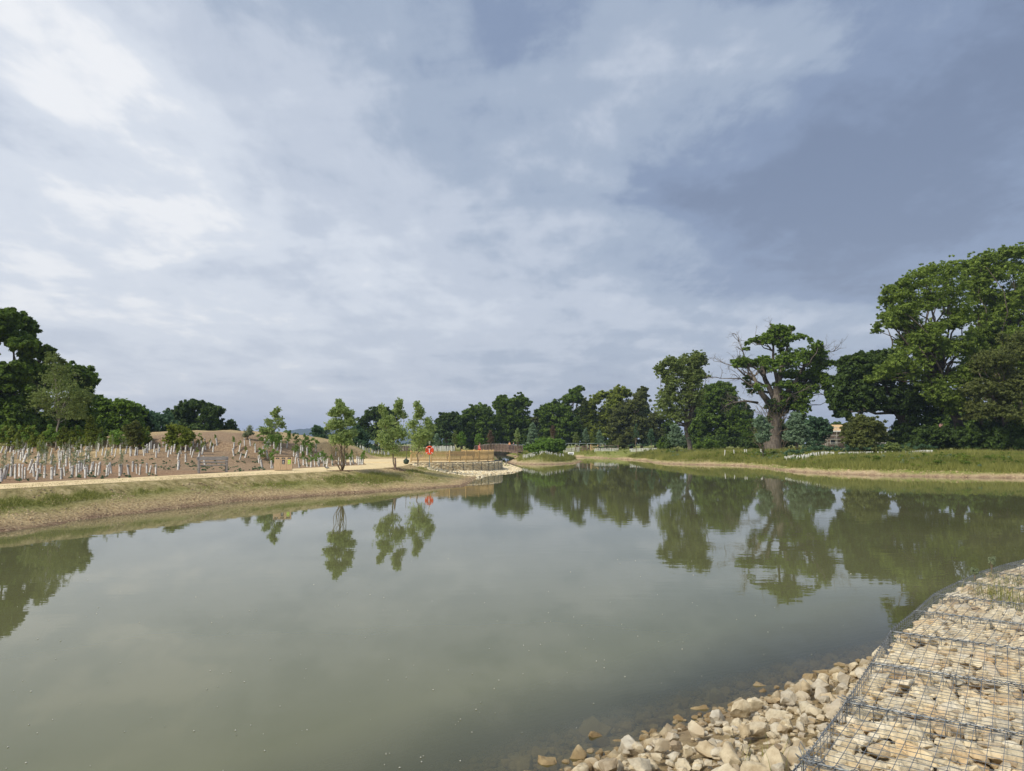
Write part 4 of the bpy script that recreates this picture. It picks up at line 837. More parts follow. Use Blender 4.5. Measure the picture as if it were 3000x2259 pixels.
# riprap below our wall
E2 = np.array(EDGE)
def edge_dist(P_): return seg_dist(P_, EDGE, False)
def behind_edge(P_): return inside(P_, EDGE + [(14, -6), (-3, -8)])
r = np.random.default_rng(21)
cand = []
for _ in range(26000):
    x, y = r.uniform(-1.6, 7.5), r.uniform(2.5, 12); cand.append((x, y))
cand = np.array(cand); sC = bil(SG, cand[:, 0], cand[:, 1]); beh = behind_edge(cand); ed = edge_dist(cand)
ok = (~beh) & (sC > -2.2) & (sC < 3); cand, sC, ed = cand[ok], sC[ok], ed[ok]
placed = []; rocks_out = []
def try_place(x, y, s_, f=.86):
    for (a, b_, c_) in placed:
        if (a - x) ** 2 + (b_ - y) ** 2 < ((c_ + s_) * f) ** 2: return False
    placed.append((x, y, s_)); return True
for (x, y), s0, e0 in zip(cand, sC, ed):
    if len(placed) > 1500: break
    big = len(placed) < 40
    s_ = r.uniform(.12, .165) if big else (r.uniform(.065, .115) if len(placed) < 420 else r.uniform(.035, .065))
    if e0 < s_ * .8 or not try_place(x, y, s_, .72 if s0 > -.2 else .8): continue
    rocks_out.append((x, y, s_, s0))
GR = 'limestone blocks of the rubble slope below the mesh wall'
n_ind = 0; small_p, small_s = [], []
def seen(x, y, z):
    dzv = y * math.cos(PITCH) + (z - CAMH) * math.sin(PITCH); u_ = x / dzv * FPX + 1500
    v_ = 1129.5 - FPX * (-(y) * math.sin(PITCH) + (z - CAMH) * math.cos(PITCH)) / dzv
    return -60 < u_ < 3060 and v_ < 2330, u_, v_
rocks_out.sort(key=lambda q: -q[2] / q[1])
for x, y, s_, s0 in rocks_out:
    zt = hz(x, y) + s_ * r.uniform(.05, .45)
    if s0 > .3: zt += r.uniform(0, .10)
    vis, u_, v_ = seen(x, y, zt)
    if vis and n_ind < 300 and s0 > -1.3:
        o = bpy.data.objects.new('rock', ROCKS[r.integers(len(ROCKS))]); col.objects.link(o); n_ind += 1
        o.location = (x, y, zt); k = s_ * r.uniform(.95, 1.25); o.scale = (k * r.uniform(1, 1.25), k, k * r.uniform(.9, 1.3)); o.rotation_euler = (r.uniform(-.5, .5), r.uniform(-.5, .5), r.uniform(0, 6.28))
        if s0 < -.12: lab = 'brown stone under the shallow water'
        elif s0 < .22: lab = 'wet brown limestone block at the waterline'
        elif edge_dist(np.array([[x, y]]))[0] < .5: lab = 'pale limestone block wedged against the mesh wall'
        elif s_ > .10: lab = 'large pale angular limestone block'
        else: lab = 'pale limestone block amid the rubble' if s_ > .075 else 'small pale limestone lump amid the rubble'
        lab += ', ' + ('near the bottom edge' if v_ > 2180 else 'low on the slope' if v_ > 2110 else 'halfway up the slope' if v_ > 2040 else 'at the far narrow end')
        if u_ > 2260 and s0 > .3 and 'wedged' not in lab: lab += ', wall side'
        tag(o, lab, 'rock', GR + ': ' + ('under water' if s0 < -.12 else 'at the waterline' if s0 < .22 else 'against the wall' if 'wedged' in lab else 'large ones' if s_ > .10 else 'middle of the slope'))
    else: small_p.append((x, y, zt - .02)); small_s.append(s_)
for _ in range(5200):
    i = r.integers(len(cand)); x, y = cand[i] + r.normal(size=2) * .05
    if ed[i] < .04: continue
    small_p.append((x, y, hz(x, y) + r.uniform(-.02, .05))); small_s.append(r.uniform(.02, .055))
tag(rock_field('small_rubble', small_p, small_s, MT['stonew'], None, r), 'small broken limestone filling the gaps of the rubble slope', 'rubble', kind='stuff')

# near gabion wall: wire baskets packed with stone
def inward(i):
    a = E2[max(i - 1, 0)]; b_ = E2[min(i + 1, len(E2) - 1)]; t_ = (b_ - a) / np.linalg.norm(b_ - a); return np.array((t_[1], -t_[0]))
DEPTH = 2.05
def wavy(p, q, n, amp, r):
    p, q = Vector(p), Vector(q); ph = r.uniform(0, 6.28, 3)
    return [p.lerp(q, i / n) + Vector((0, 0, amp * (math.sin(i * .9 + ph[0]) + .6 * math.sin(i * 2.1 + ph[1])) * (0 < i < n))) for i in range(n + 1)]
def basket(i, lab):
    r = np.random.default_rng(900 + i)
    A, B_ = E2[i], E2[i + 1]; C_, D_ = B_ + inward(i + 1) * DEPTH, A + inward(i) * DEPTH
    o3 = Vector((*A, 0)); root = empty('gabion_basket', o3, 0, lab, 'gabion', 'wire baskets of the near wall')
    Q = lambda u_, v_, z: Vector((*((A * (1 - u_) + B_ * u_) * (1 - v_) + (D_ * (1 - u_) + C_ * u_) * v_), z)) - o3
    wr_ = .0021
    sag = lambda u_, v_: -.018 * math.sin(math.pi * u_) * math.sin(math.pi * min(1, v_ * 1.2)) + .009 * mnoise.noise(Vector((u_ * 4 + i * 7, v_ * 6, 0)))
    mb = MB()
    nu, nv = 13, 27
    for a in range(nu + 1):
        u_ = a / nu; n = 26; jit = r.uniform(-.004, .004)
        mb.tube([Q(min(1, max(0, u_ + jit)), j / n, 1.0 + sag(u_, j / n)) for j in range(n + 1)], wr_, 4, False)
    for a in range(nv + 1):
        v_ = a / nv; n = 14; jit = r.uniform(-.003, .003)
        mb.tube([Q(j / n, min(1, max(0, v_ + jit)), 1.004 + sag(j / n, v_)) for j in range(n + 1)], wr_, 4, False)
    mb.build('top_panel', MT['metal'], root)
    mb = MB()                                                        # outer face
    for a in range(nu + 1): mb.tube([Q(a / nu, -.004, z) for z in (.02, .5, 1.0)], wr_, 4, False)
    for a in range(13): mb.tube([Q(0, 0, .03 + a * .0765), Q(1, 0, .03 + a * .0765)], wr_, 4, False)
    mb.build('front_panel', MT['metal'], root)
    for e_, side in ((0.006, 0), (0.994, 1)):
        mb = MB()
        for a in range(nv + 1): mb.tube([Q(e_, a / nv, .05), Q(e_, a / nv, .995)], wr_, 4, False)
        for a in range(13): mb.tube([Q(e_, 0, .07 + a * .0765), Q(e_, 1, .07 + a * .0765)], wr_, 4, False)
        mb.build('side_panel', MT['metal'], root)
    mb = MB()                                                        # thick edge wires and the spiral lacing
    for p, q in ((Q(0, 0, 1.003), Q(1, 0, 1.003)), (Q(0.003, 0, 1.005), Q(0.003, 1, 1.0)), (Q(.997, 0, 1.005), Q(.997, 1, 1.0))):
        mb.tube(wavy(p, q, 12, .003, r), .0034, 5, False)
        n = int((q - p).length / .012); t_ = (q - p).normalized(); s1 = t_.cross(Vector((0, 0, 1)))
        ph = r.uniform(0, 6)
        mb.tube([p.lerp(q, k / n) + s1 * math.cos(k * .95 + ph) * .011 + Vector((0, 0, math.sin(k * .95 + ph) * .011)) for k in range(n + 1)], .0022, 4, False)
    if i == 4 or i == 5:
        for _ in range(4): mb.tube([Q(0, .02, 1.0) + Vector(r.normal(size=3)) * .02 + Vector((math.cos(k) * .05, math.sin(k) * .05, k * .01)) for k in range(6)], .0024, 4, False)
    mb.build('lacing_wire', MT['metal'], root)
    # stones: a top course of large single stones, smaller ones wedged between and below
    big, fill = [], []
    far_b = i > 9
    for _ in range(5200):
        if len(big) >= 100: break
        u_, v_ = r.random(), r.random(); p = Q(u_, v_, 0); s_ = r.uniform(.062, .095) if len(big) < 45 else r.uniform(.040, .062)
        if min(u_, 1 - u_) * 1.0 < s_ * .75 or v_ * DEPTH < s_ * .8 or (1 - v_) * DEPTH < s_ * .7: continue
        if any((p - q).length < (s_ + t_) * .72 for q, t_ in big): continue
        big.append((p, s_))
    for p, s_ in big:
        o = bpy.data.objects.new('stone', STONES[r.integers(len(STONES))]); link(o, root)
        k = s_ * r.uniform(1.05, 1.3); o.scale = (k * r.uniform(1.05, 1.45), k, k * r.uniform(.8, 1.1))
        o.location = (p.x, p.y, .985 - o.scale[2] * .56 - r.uniform(0, .03)); o.rotation_euler = (r.uniform(-.35, .35), r.uniform(-.35, .35), r.uniform(0, 6.28))
    pts, szs = [], []
    for _ in range(2400):
        u_, v_ = r.uniform(.02, .98), r.uniform(.015, .985); z = r.choice([.925, .89, .86, .80, .74]) + r.uniform(-.03, .015); p = Q(u_, v_, z); s_ = r.uniform(.025, .058)
        pts.append(p[:]); szs.append(s_)
    for _ in range(260):                                             # stones seen through the outer face
        pts.append(Q(r.uniform(.04, .96), r.uniform(.03, .07), r.uniform(.1, .9))[:]); szs.append(r.uniform(.05, .085))
    f = rock_field('stone_fill', pts, szs, MT['stone'], root, r); f['kind'] = 'stuff'
    mb = MB()
    vs = [Q(.03, .05, .02), Q(.97, .05, .02), Q(.97, .98, .02), Q(.03, .98, .02)]; top = [v_ + Vector((0, 0, .72)) for v_ in vs]
    bb = [mb.bm.verts.new(v_) for v_ in vs + top]
    for q in ((4, 5, 6, 7), (0, 1, 5, 4), (1, 2, 6, 5), (2, 3, 7, 6), (3, 0, 4, 7)): mb.bm.faces.new([bb[k] for k in q])
    mb.build('packed_rubble', MT['rubble'], root)
BL = ['gabion basket beneath the viewer, below the picture edge', 'gabion basket just under the bottom edge of the picture', 'gabion basket cut by the bottom edge of the picture', 'nearest gabion basket, at the lower right corner with loose wire ends', 'second nearest gabion basket, with purplish small rubble among its stones', 'third nearest gabion basket, beside the top of the rubble slope',
      'fourth gabion basket, whose outer edge reaches the end of the rubble slope', 'fifth gabion basket, where the wall edge starts to bend right', 'sixth gabion basket, with water directly beyond its edge', 'seventh gabion basket, with dry grass at its inner end', 'eighth gabion basket, just before the seeding weed', 'ninth gabion basket, beside the tall seeding weed', 'tenth gabion basket, at the right edge of the picture', 'farthest gabion basket, just out of the right edge']
for i in range(1, len(E2) - 1): basket(i, BL[min(i, len(BL) - 1)])

# far platform: gabion ring, rubble apron
def far_basket(k, a0, a1, lab):
    r = np.random.default_rng(1200 + k); am = (a0 + a1) / 2
    root = empty('gabion_basket', (PC[0] + PR * math.cos(am), PC[1] + PR * math.sin(am), .1), 0, lab, 'gabion', 'wire baskets round the far platform')
    o3 = Vector(root.location); Pp = lambda a, rr_, z: Vector((PC[0] + rr_ * math.cos(a), PC[1] + rr_ * math.sin(a), z)) - o3
    pts, szs = [], []
    for _ in range(420):
        pts.append(Pp(r.uniform(a0 + .006, a1 - .006), PR - r.uniform(.05, .15), r.uniform(-.05, .95))[:]); szs.append(r.uniform(.07, .115))
    for _ in range(120):
        pts.append(Pp(r.uniform(a0 + .006, a1 - .006), PR - r.uniform(.1, .85), .90)[:]); szs.append(r.uniform(.05, .09))
    f = rock_field('stone_fill', pts, szs, MT['stonef'], root, r); f['kind'] = 'stuff'
    mb = MB(); vs = [mb.bm.verts.new(Pp(a, rr_, z)) for z in (-.3, .84) for a, rr_ in ((a0 + .004, PR - .26), (a1 - .004, PR - .26), (a1 - .004, PR - .9), (a0 + .004, PR - .9))]
    for q in ((4, 5, 6, 7), (0, 1, 5, 4), (1, 2, 6, 5), (2, 3, 7, 6), (3, 0, 4, 7)): mb.bm.faces.new([vs[j] for j in q])
    mb.build('packed_rubble', MT['stonef'], root)
    mb = MB()
    for j in range(13): a = a0 + (a1 - a0) * j / 12; mb.tube([Pp(a, PR, 0), Pp(a, PR, 1.0), Pp(a, PR - .95, 1.0)], .002, 3, False)
    for j in range(11): z = .04 + j * .096; mb.tube([Pp(a0 + (a1 - a0) * q / 4, PR, z) for q in range(5)], .0018, 3, False)
    for j in range(9): rr_ = PR - j * .118; mb.tube([Pp(a0 + (a1 - a0) * q / 4, rr_, 1.003) for q in range(5)], .0018, 3, False)
    mb.build('wire_mesh', MT['metal'], root)
    mb = MB()
    for a in (a0 + .003, a1 - .003): mb.tube([Pp(a, PR + .006, 0), Pp(a, PR + .006, 1.01)], .011, 5, False)
    mb.tube([Pp(a0 + (a1 - a0) * q / 4, PR + .004, 1.005) for q in range(5)], .008, 5, False)
    mb.build('edge_wire', MT['metal'], root)
NB = 17; a_s, a_e = R(-94), R(26)
for k in range(NB):
    fb = ['half sunk in the bank', 'second from the left', 'at the end of the bank', 'above the left apron end']
    lab = (fb[k] if k < 4 else f'number {k + 1} from the left')
    far_basket(k, a_s + (a_e - a_s) * k / NB, a_s + (a_e - a_s) * (k + 1) / NB, f'pale stone gabion of the far platform wall, {lab}')
r = np.random.default_rng(33); pts, szs = [], []
for _ in range(9000):
    a = R(r.uniform(-82, 60)); rr_ = PR + .02 + r.random() * 6.5; x, y = PC[0] + rr_ * math.cos(a), PC[1] + rr_ * math.sin(a); s0 = bil(SG, x, y)[0]
    if s0 < -.3: continue
    pts.append((x, y, hz(x, y) + r.uniform(-.02, .06))); szs.append(r.uniform(.06, .14))
tag(rock_field('rubble_apron', pts, szs, MT['stonef'], None, r), 'bright pale rubble apron around the foot of the far platform wall', 'rubble', kind='stuff')

# platform fence: panels of pale vertical pales between posts
def fence_panel(p, q, root, npale, r, posts=True):
    p, q = Vector(p), Vector(q); t_ = (q - p).normalized(); rz = math.atan2(t_.y, t_.x); rot = Matrix.Rotation(rz, 3, 'Z'); L0 = (q - p).length; nrm = Vector((-t_.y, t_.x, 0))
    mb = MB(); mb.box(p + Vector((0, 0, .50)), (.10, .10, 1.0), rot, .008); mb.build('post', MT['wood'], root)
    mid = (p + q) / 2
    for z in (.20, .76):
        mb = MB(); mb.box(mid + nrm * .03 + Vector((0, 0, z)), (L0 - .1, .04, .09), rot); mb.build('rail', MT['wood'], root)
    mb = MB()
    for j in range(npale):
        f = (j + .5) / npale; c_ = p.lerp(q, f) - nrm * .012 + Vector((0, 0, .50 + r.uniform(-.012, .012))); mb.box(c_, (.066, .022, .86), rot)
    mb.build('pales', MT['wood'], root)
RF = 7.75; r = np.random.default_rng(8)
fo = Vector((PC[0], PC[1], 1.03))
root = empty('platform_fence', fo, 0, 'curved pale timber pale fence around the far viewing platform', 'fence')
ang = [R(a) for a in np.linspace(-83, 56, 12)]
for a, b_ in zip(ang, ang[1:]):
    fence_panel((RF * math.cos(a), RF * math.sin(a), 0), (RF * math.cos(b_), RF * math.sin(b_), 0), root, 15, r)
mb = MB(); a = ang[-1]; mb.box((RF * math.cos(a), RF * math.sin(a), .5), (.10, .10, 1.0)); mb.build('post', MT['wood'], root)
# dark seats seen through the pales, and a grey notice board
def platform_seat(px, d, lab, wdt=1.5):
    p = at(px, 1345, d); root = empty('bench', (p.x, d, 1.04), R(6), lab, 'bench', 'dark benches on the far platform')
    mb = MB(); mb.box((0, 0, .44), (wdt, .45, .05), None, .01); mb.build('seat', MT['blackp'], root)
    for s_ in (-1, 1): mb = MB(); mb.box((s_ * wdt * .4, 0, .21), (.10, .40, .42)); mb.build('leg', MT['blackp'], root)
    mb = MB(); mb.box((0, .21, .66), (wdt, .04, .36), None, .01); mb.build('backrest', MT['blackp'], root)
platform_seat(1331, 69, 'left dark bench behind the fence pales'); platform_seat(1368, 71, 'right dark bench behind the fence pales')
p = at(1234, 1340, 66.5); root = empty('notice_board', (p.x, 66.5, 1.04), R(4), 'grey framed notice board behind the left end of the fence', 'notice board')
mb = MB(); mb.box((0, 0, .62), (.5, .04, .46), None, .01); mb.build('panel', MT['greyb'], root)
for s_ in (-1, 1): mb = MB(); mb.box((s_ * .21, 0, .2), (.05, .05, .42)); mb.build('leg', MT['greyb'], root)
mb = MB()
for j in range(4): mb.box((0, -.025, .47 + j * .1), (.42, .006, .035))
mb.build('text_strip', MT['hole'], root)
# lifebuoy on its post
p = at(1259.5, 1319, 62.6); root = empty('lifebuoy_stand', (p.x, 62.3, hz(p.x, 62.3)), R(-6), 'round orange lifebuoy housing on a post beside the platform fence', 'lifebuoy')
zc = p.z - root.location.z
mb = MB(); mb.tube([(0, .09, -.2), (0, .09, zc + .72)], .035, 8); mb.build('post', MT['pipe'], root)
mb = MB(); bmesh.ops.create_cone(mb.bm, cap_ends=True, segments=40, radius1=.36, radius2=.33, depth=.07, matrix=Matrix.Translation((0, .02, zc)) @ Matrix.Rotation(R(90), 4, 'X')); mb.build('housing', MT['orange2'], root, False)
def torus(mb, c_, R0, r0, n=36, k=8, a0=0, a1=6.2832):
    full = a1 - a0 > 6.28; pts = [Vector((c_[0] + R0 * math.cos(a0 + (a1 - a0) * j / n), c_[1], c_[2] + R0 * math.sin(a0 + (a1 - a0) * j / n))) for j in range(n + (0 if not full else 1))]
    mb.tube(pts, r0, k, not full)
mb = MB(); torus(mb, (0, -.02, zc), .31, .055); mb.build('ring_buoy', MT['orange'], root, True)
mb = MB(); torus(mb, (0, -.03, zc), .185, .022); mb.build('inner_rim', MT['orange'], root, True)
mb = MB(); mb.box((0, -.05, zc - .06), (.055, .03, .30)); mb.box((0, -.05, zc + .10), (.16, .03, .05)); mb.build('throw_line_bag', MT['white'], root)
for sx in (-1, 1):
    for sz in (-1, 1):
        mb = MB(); mb.box((sx * .22, -.062, zc + sz * .22), (.05, .02, .13), Matrix.Rotation(R(45 * sx * sz), 3, 'Y')); mb.build('reflective_band', MT['white'], root)
mb = MB(); mb.box((0, -.045, zc + .235), (.17, .05, .05)); mb.build('label_slot', MT['hole'], root)
mb = MB(); mb.box((-.02, .05, zc + .66), (.12, .015, .19)); pl = mb.build('tag_plate', MT['white'], root)
mb = MB(); mb.box((-.02, .04, zc + .66), (.055, .004, .10)); mb.build('plate_mark', MT['ink'], pl)
# green bag by a thin pole
p = gp(1190, 1360, 1.0); root = empty('bag', (p[0], p[1], 1.02), 0, 'dark green plastic sack standing at the foot of a slim pole', 'bag')
bm = bmesh.new(); bmesh.ops.create_icosphere(bm, subdivisions=3, radius=1)
for v_ in bm.verts:
    h = v_.co.z; v_.co.x *= .20 * (1.15 - .5 * max(h, 0) ** 1.2); v_.co.y *= .17 * (1.1 - .55 * max(h, 0)); v_.co.z = (h + .85) * .24
    v_.co += Vector(v_.co) * mnoise.noise(v_.co * 9) * .22
me = bpy.data.meshes.new('sack'); bm.to_mesh(me); bm.free(); me.materials.append(MT['bag']); link(bpy.data.objects.new('sack', me), root)
mb = MB(); mb.tube([(0, 0, .40), (.02, 0, .47), (.05, 0, .52)], [.03, .02, .04], 6); mb.build('tied_neck', MT['bag'], root)
mb = MB(); mb.tube([(0, 0, 0), (.01, 0, .8), (0, 0, 1.45)], [.022, .02, .016], 7)
o = mb.build('slim_pole', MT['barkg']); o.location = (p[0] - .02, p[1] + .16, 1.0); tag(o, 'slim grey pole rising behind the green sack', 'pole')
# stout stake base of the middle willow and mulch rings
p = at(1156, 1370, 49.4); mb = MB(); mb.tube([(0, 0, -.1), (.01, 0, .35), (-.02, 0, .72)], [.075, .06, .05], 7); o = mb.build('tree_stake', MT['wbrown']); o.location = (p.x + .05, 49.35, hz(p.x, 49.3)); tag(o, 'short brown stake at the foot of the middle willow', 'stake')
for (px, d, rr_, lab) in ((997, 44.6, .75, 'dark mulch ring around the three-stemmed willow'), (1156, 49.6, .7, 'dark mulch ring around the middle willow'), (1224, 57.5, .6, 'mulch ring around the willow before the fence')):
    x = at(px, 1300, d).x; rr2 = np.random.default_rng(px); pts = [(x + rr_ * math.sqrt(rr2.random()) * math.cos(a), d + rr_ * math.sqrt(rr2.random()) * math.sin(a)) for a in rr2.uniform(0, 6.28, 500)]
    tag(rock_field('mulch_ring', [(a, b_, hz(a, b_) + .01) for a, b_ in pts], rr2.uniform(.02, .05, 500), MT['dirt'], None, rr2), lab, 'mulch', kind='stuff')

# ------------------------------------------------------------------ bench, bins, bird
b0 = hit(620, 1385.5); root = empty('park_bench', (b0.x - .05, b0.y + .25, b0.z), R(27), 'weathered grey timber bench facing the path and the water', 'bench')
Wb = 1.62
for sx in (-1, 1):
    mb = MB(); mb.box((sx * (Wb / 2 - .07), -.30, .33), (.10, .10, .66), None, .01); mb.build('front_leg', MT['wgrey'], root)
    mb = MB(); mb.box((sx * (Wb / 2 - .07), .20, .42), (.10, .10, .86), Matrix.Rotation(R(-6), 3, 'X'), .01); mb.build('rear_leg', MT['wgrey'], root)
    mb = MB(); mb.box((sx * (Wb / 2 - .07), -.06, .685), (.11, .62, .05), None, .008); mb.build('armrest', MT['wgrey'], root)
    mb = MB(); mb.box((sx * (Wb / 2 - .07), -.05, .34), (.06, .46, .09)); mb.build('side_rail', MT['wgrey'], root)
mb = MB(); mb.box((0, -.20, .43), (Wb, .20, .055), None, .008); mb.box((0, .03, .43), (Wb, .20, .055), None, .008); mb.build('seat', MT['wgrey'], root)
mb = MB(); mb.box((0, .195, .82), (Wb + .10, .05, .20), Matrix.Rotation(R(-8), 3, 'X'), .008); mb.build('back_board', MT['wgrey'], root)
mb = MB(); mb.box((0, .165, .60), (Wb - .1, .045, .08), Matrix.Rotation(R(-8), 3, 'X'), .008); mb.build('back_slat', MT['wgrey'], root)
for sx in (-1, 1): mb = MB(); mb.box((sx * (Wb / 2 - .03), .158, .83), (.05, .02, .07)); mb.build('fixing_plate', MT['metal'], root)
b0 = hit(827, 1379.5); root = empty('litter_bin', (b0.x, b0.y + .2, 1.02), R(14), 'pale timber triple litter bin with black and green panels beside the path', 'litter bin')
BW, BH, BD = 1.0, .82, .42
mb = MB(); mb.box((0, 0, BH / 2), (BW - .04, BD - .04, BH - .02)); mb.build('body', MT['wlid'], root)
mb = MB()
for j in range(15):
    mb.box((-BW / 2 + (j + .5) * BW / 15, -BD / 2 - .0, BH / 2 - .06 + .0), (BW / 15 - .006, .03, BH - .18))
mb.build('front_slats', MT['wood2'], root)
mb = MB()
for sx in (-1, 1):
    for j in range(6): mb.box((sx * (BW / 2 - .002), -BD / 2 + .02 + (j + .5) * (BD - .04) / 6, BH / 2), (.026, (BD - .04) / 6 - .006, BH - .03))
mb.build('side_slats', MT['wood2'], root)
mb = MB(); mb.box((0, -BD / 2 - .003, BH - .085), (BW, .026, .14)); mb.build('top_rail', MT['wood2'], root)
mb = MB(); mb.box((0, 0, BH + .012), (BW + .06, BD + .06, .035), None, .006); mb.build('lid', MT['wlid'], root)
for j, xx in enumerate((-.335, 0, .335)):
    mb = MB(); mb.box((xx, -BD / 2 - .018, BH - .10), (.20, .008, .075)); s_ = mb.build('slot', MT['hole'], root)
    mb = MB(); mb.box((xx, -BD / 2 - .0245, BH - .125), (.10, .004, .012)); mb.build('slot_text', MT['white'], s_)
for xx in (-.168, .168): mb = MB(); mb.box((xx, -BD / 2 - .017, BH / 2 - .06), (.010, .006, BH - .2)); mb.build('door_gap', MT['hole'], root)
for xx, mt in ((0, 'blackp'), (.335, 'lime')):
    mb = MB(); mb.box((xx, -BD / 2 - .020, BH - .32), (.155, .008, .26)); pn = mb.build('label_panel', MT[mt], root)
    mb = MB(); yy = -BD / 2 - .029
    if mt == 'blackp':      # outline of a waste bag
        for q in ((0, .052, .07, .012), (-.03, 0, .010, .10), (.03, 0, .010, .10), (0, -.052, .07, .012), (0, .0, .022, .06)): mb.box((xx + q[0], yy, BH - .31 + q[1]), (q[2], .006, q[3]))
    else:
        for a0 in (0, 2.09, 4.19): torus(mb, (xx, yy, BH - .31), .042, .009, 7, 5, a0, a0 + 1.6)
    mb.box((xx, yy, BH - .425), (.10, .006, .014)); mb.build('symbol', MT['white'], pn)

def skin_obj(name, verts, edges, radii, mat, parent, sub=2):
    me = bpy.data.meshes.new(name); bm = bmesh.new(); ly = bm.verts.layers.skin.verify()
    vs = [bm.verts.new(v_) for v_ in verts]
    for v_, r_ in zip(vs, radii): v_[ly].radius = (r_, r_) if not hasattr(r_, '__len__') else r_
    vs[0][ly].use_root = True
    for a, b_ in edges: bm.edges.new((vs[a], vs[b_]))
    bm.to_mesh(me); bm.free(); me.materials.append(mat); o = bpy.data.objects.new(name, me); link(o, parent)
    s_ = o.modifiers.new('s', 'SKIN'); s_.use_smooth_shade = True
    if sub: q = o.modifiers.new('u', 'SUBSURF'); q.levels = sub; q.render_levels = sub
    return o
def person(loc, rz, lab, top, legs, stride=.22, bag=None, lean=0.0):
    root = empty('person', loc, rz, lab, 'person')
    # x right, -y forward
    P_ = [(0, 0, .95), (0, 0, 1.12), (0, -.01 - lean, 1.34), (0, -.01 - lean, 1.44), (0, -.02 - lean, 1.53), (0, -.03 - lean, 1.62), (0, -.02 - lean, 1.70),
          (.10, 0, .90), (.11, -stride * .5 - .03, .50), (.11, -stride, .08), (.11, -stride - .16, .04), (-.10, 0, .90), (-.11, stride * .4 - .05, .50), (-.11, stride + .06, .10), (-.11, stride - .08, .04),
          (.19, 0 - lean, 1.38), (.24, .08, 1.13), (.23, -.08, .92), (.23, -.13, .82), (-.19, 0 - lean, 1.38), (-.24, -.08, 1.13), (-.23, -.26, .98), (-.22, -.33, .92)]
    E_ = [(0, 1), (1, 2), (2, 3), (3, 4), (4, 5), (5, 6), (0, 7), (7, 8), (8, 9), (9, 10), (0, 11), (11, 12), (12, 13), (13, 14), (2, 15), (15, 16), (16, 17), (17, 18), (2, 19), (19, 20), (20, 21), (21, 22)]
    Ra = [(.14, .10), (.12, .09), (.15, .10), .055, .06, .088, .07, .085, .058, .042, .035, .085, .058, .042, .035, .055, .043, .032, .030, .055, .043, .032, .030]
    skin_obj('body', P_, E_, Ra, MT['skin'], root)
    ti = [1, 0, 2, 15, 16, 17, 19, 20, 21]; mp_ = {v_: i for i, v_ in enumerate(ti)}
    skin_obj('jacket', [P_[i] for i in ti], [(mp_[a], mp_[b_]) for a, b_ in E_ if a in mp_ and b_ in mp_], [(.155, .12), (.16, .12), (.17, .12), .075, .06, .05, .075, .06, .05], MT[top], root)
    li = [0, 7, 8, 9, 11, 12, 13]; mp_ = {v_: i for i, v_ in enumerate(li)}
    skin_obj('trousers', [P_[i] for i in li], [(mp_[a], mp_[b_]) for a, b_ in E_ if a in mp_ and b_ in mp_], [(.155, .115), .10, .075, .058, .10, .075, .058], MT[legs], root)
    bm = bmesh.new(); bmesh.ops.create_icosphere(bm, subdivisions=2, radius=.108)
    for v_ in bm.verts: v_.co.z = v_.co.z * 1.1 + 1.665; v_.co.y = v_.co.y * 1.05 + .012 - lean
    me = bpy.data.meshes.new('hair'); bm.to_mesh(me); bm.free(); me.materials.append(MT['hair']); link(bpy.data.objects.new('hair', me), root)
p = at(1405, 1320, 86); person((p.x, 86, 1.0), R(70), 'person in a coral red top and trousers walking behind the platform fence', 'coral', 'red')
BRY = 150.0
def bird(loc, rz, lab):
    root = empty('bird', loc, rz, lab, 'bird')
    skin_obj('body', [(0, 0, .13), (.08, 0, .145), (.14, 0, .19), (.165, 0, .215), (-.08, 0, .125), (-.14, 0, .115)], [(0, 1), (1, 2), (2, 3), (0, 4), (4, 5)], [.055, .048, .028, .030, .04, .02], MT['bird'], root)
    mb = MB(); mb.box((-.20, 0, .105), (.16, .05, .012), Matrix.Rotation(R(8), 3, 'Y')); mb.build('tail', MT['bird'], root)
    for s_ in (-1, 1):
        mb = MB(); mb.tube([(.05, s_ * .045, .15), (-.05, s_ * .055, .14), (-.15, s_ * .03, .12)], [.02, .028, .006], 6); mb.build('wing', MT['greyb'], root, True)
        mb = MB(); mb.tube([(0, s_ * .02, .10), (.005, s_ * .025, .04), (0, s_ * .025, 0)], .005, 5); mb.tube([(-.01, s_ * .025, .004), (.035, s_ * .03, .003)], .004, 4); mb.build('leg', MT['hole'], root)
    mb = MB(); mb.tube([(.185, 0, .215), (.22, 0, .208)], [.012, .002], 6); mb.build('beak', MT['hole'], root)
b0 = hit(958, 1378); bird((b0.x, b0.y, 1.02), R(170), 'grey bird walking on the path beside the three-stemmed willow')

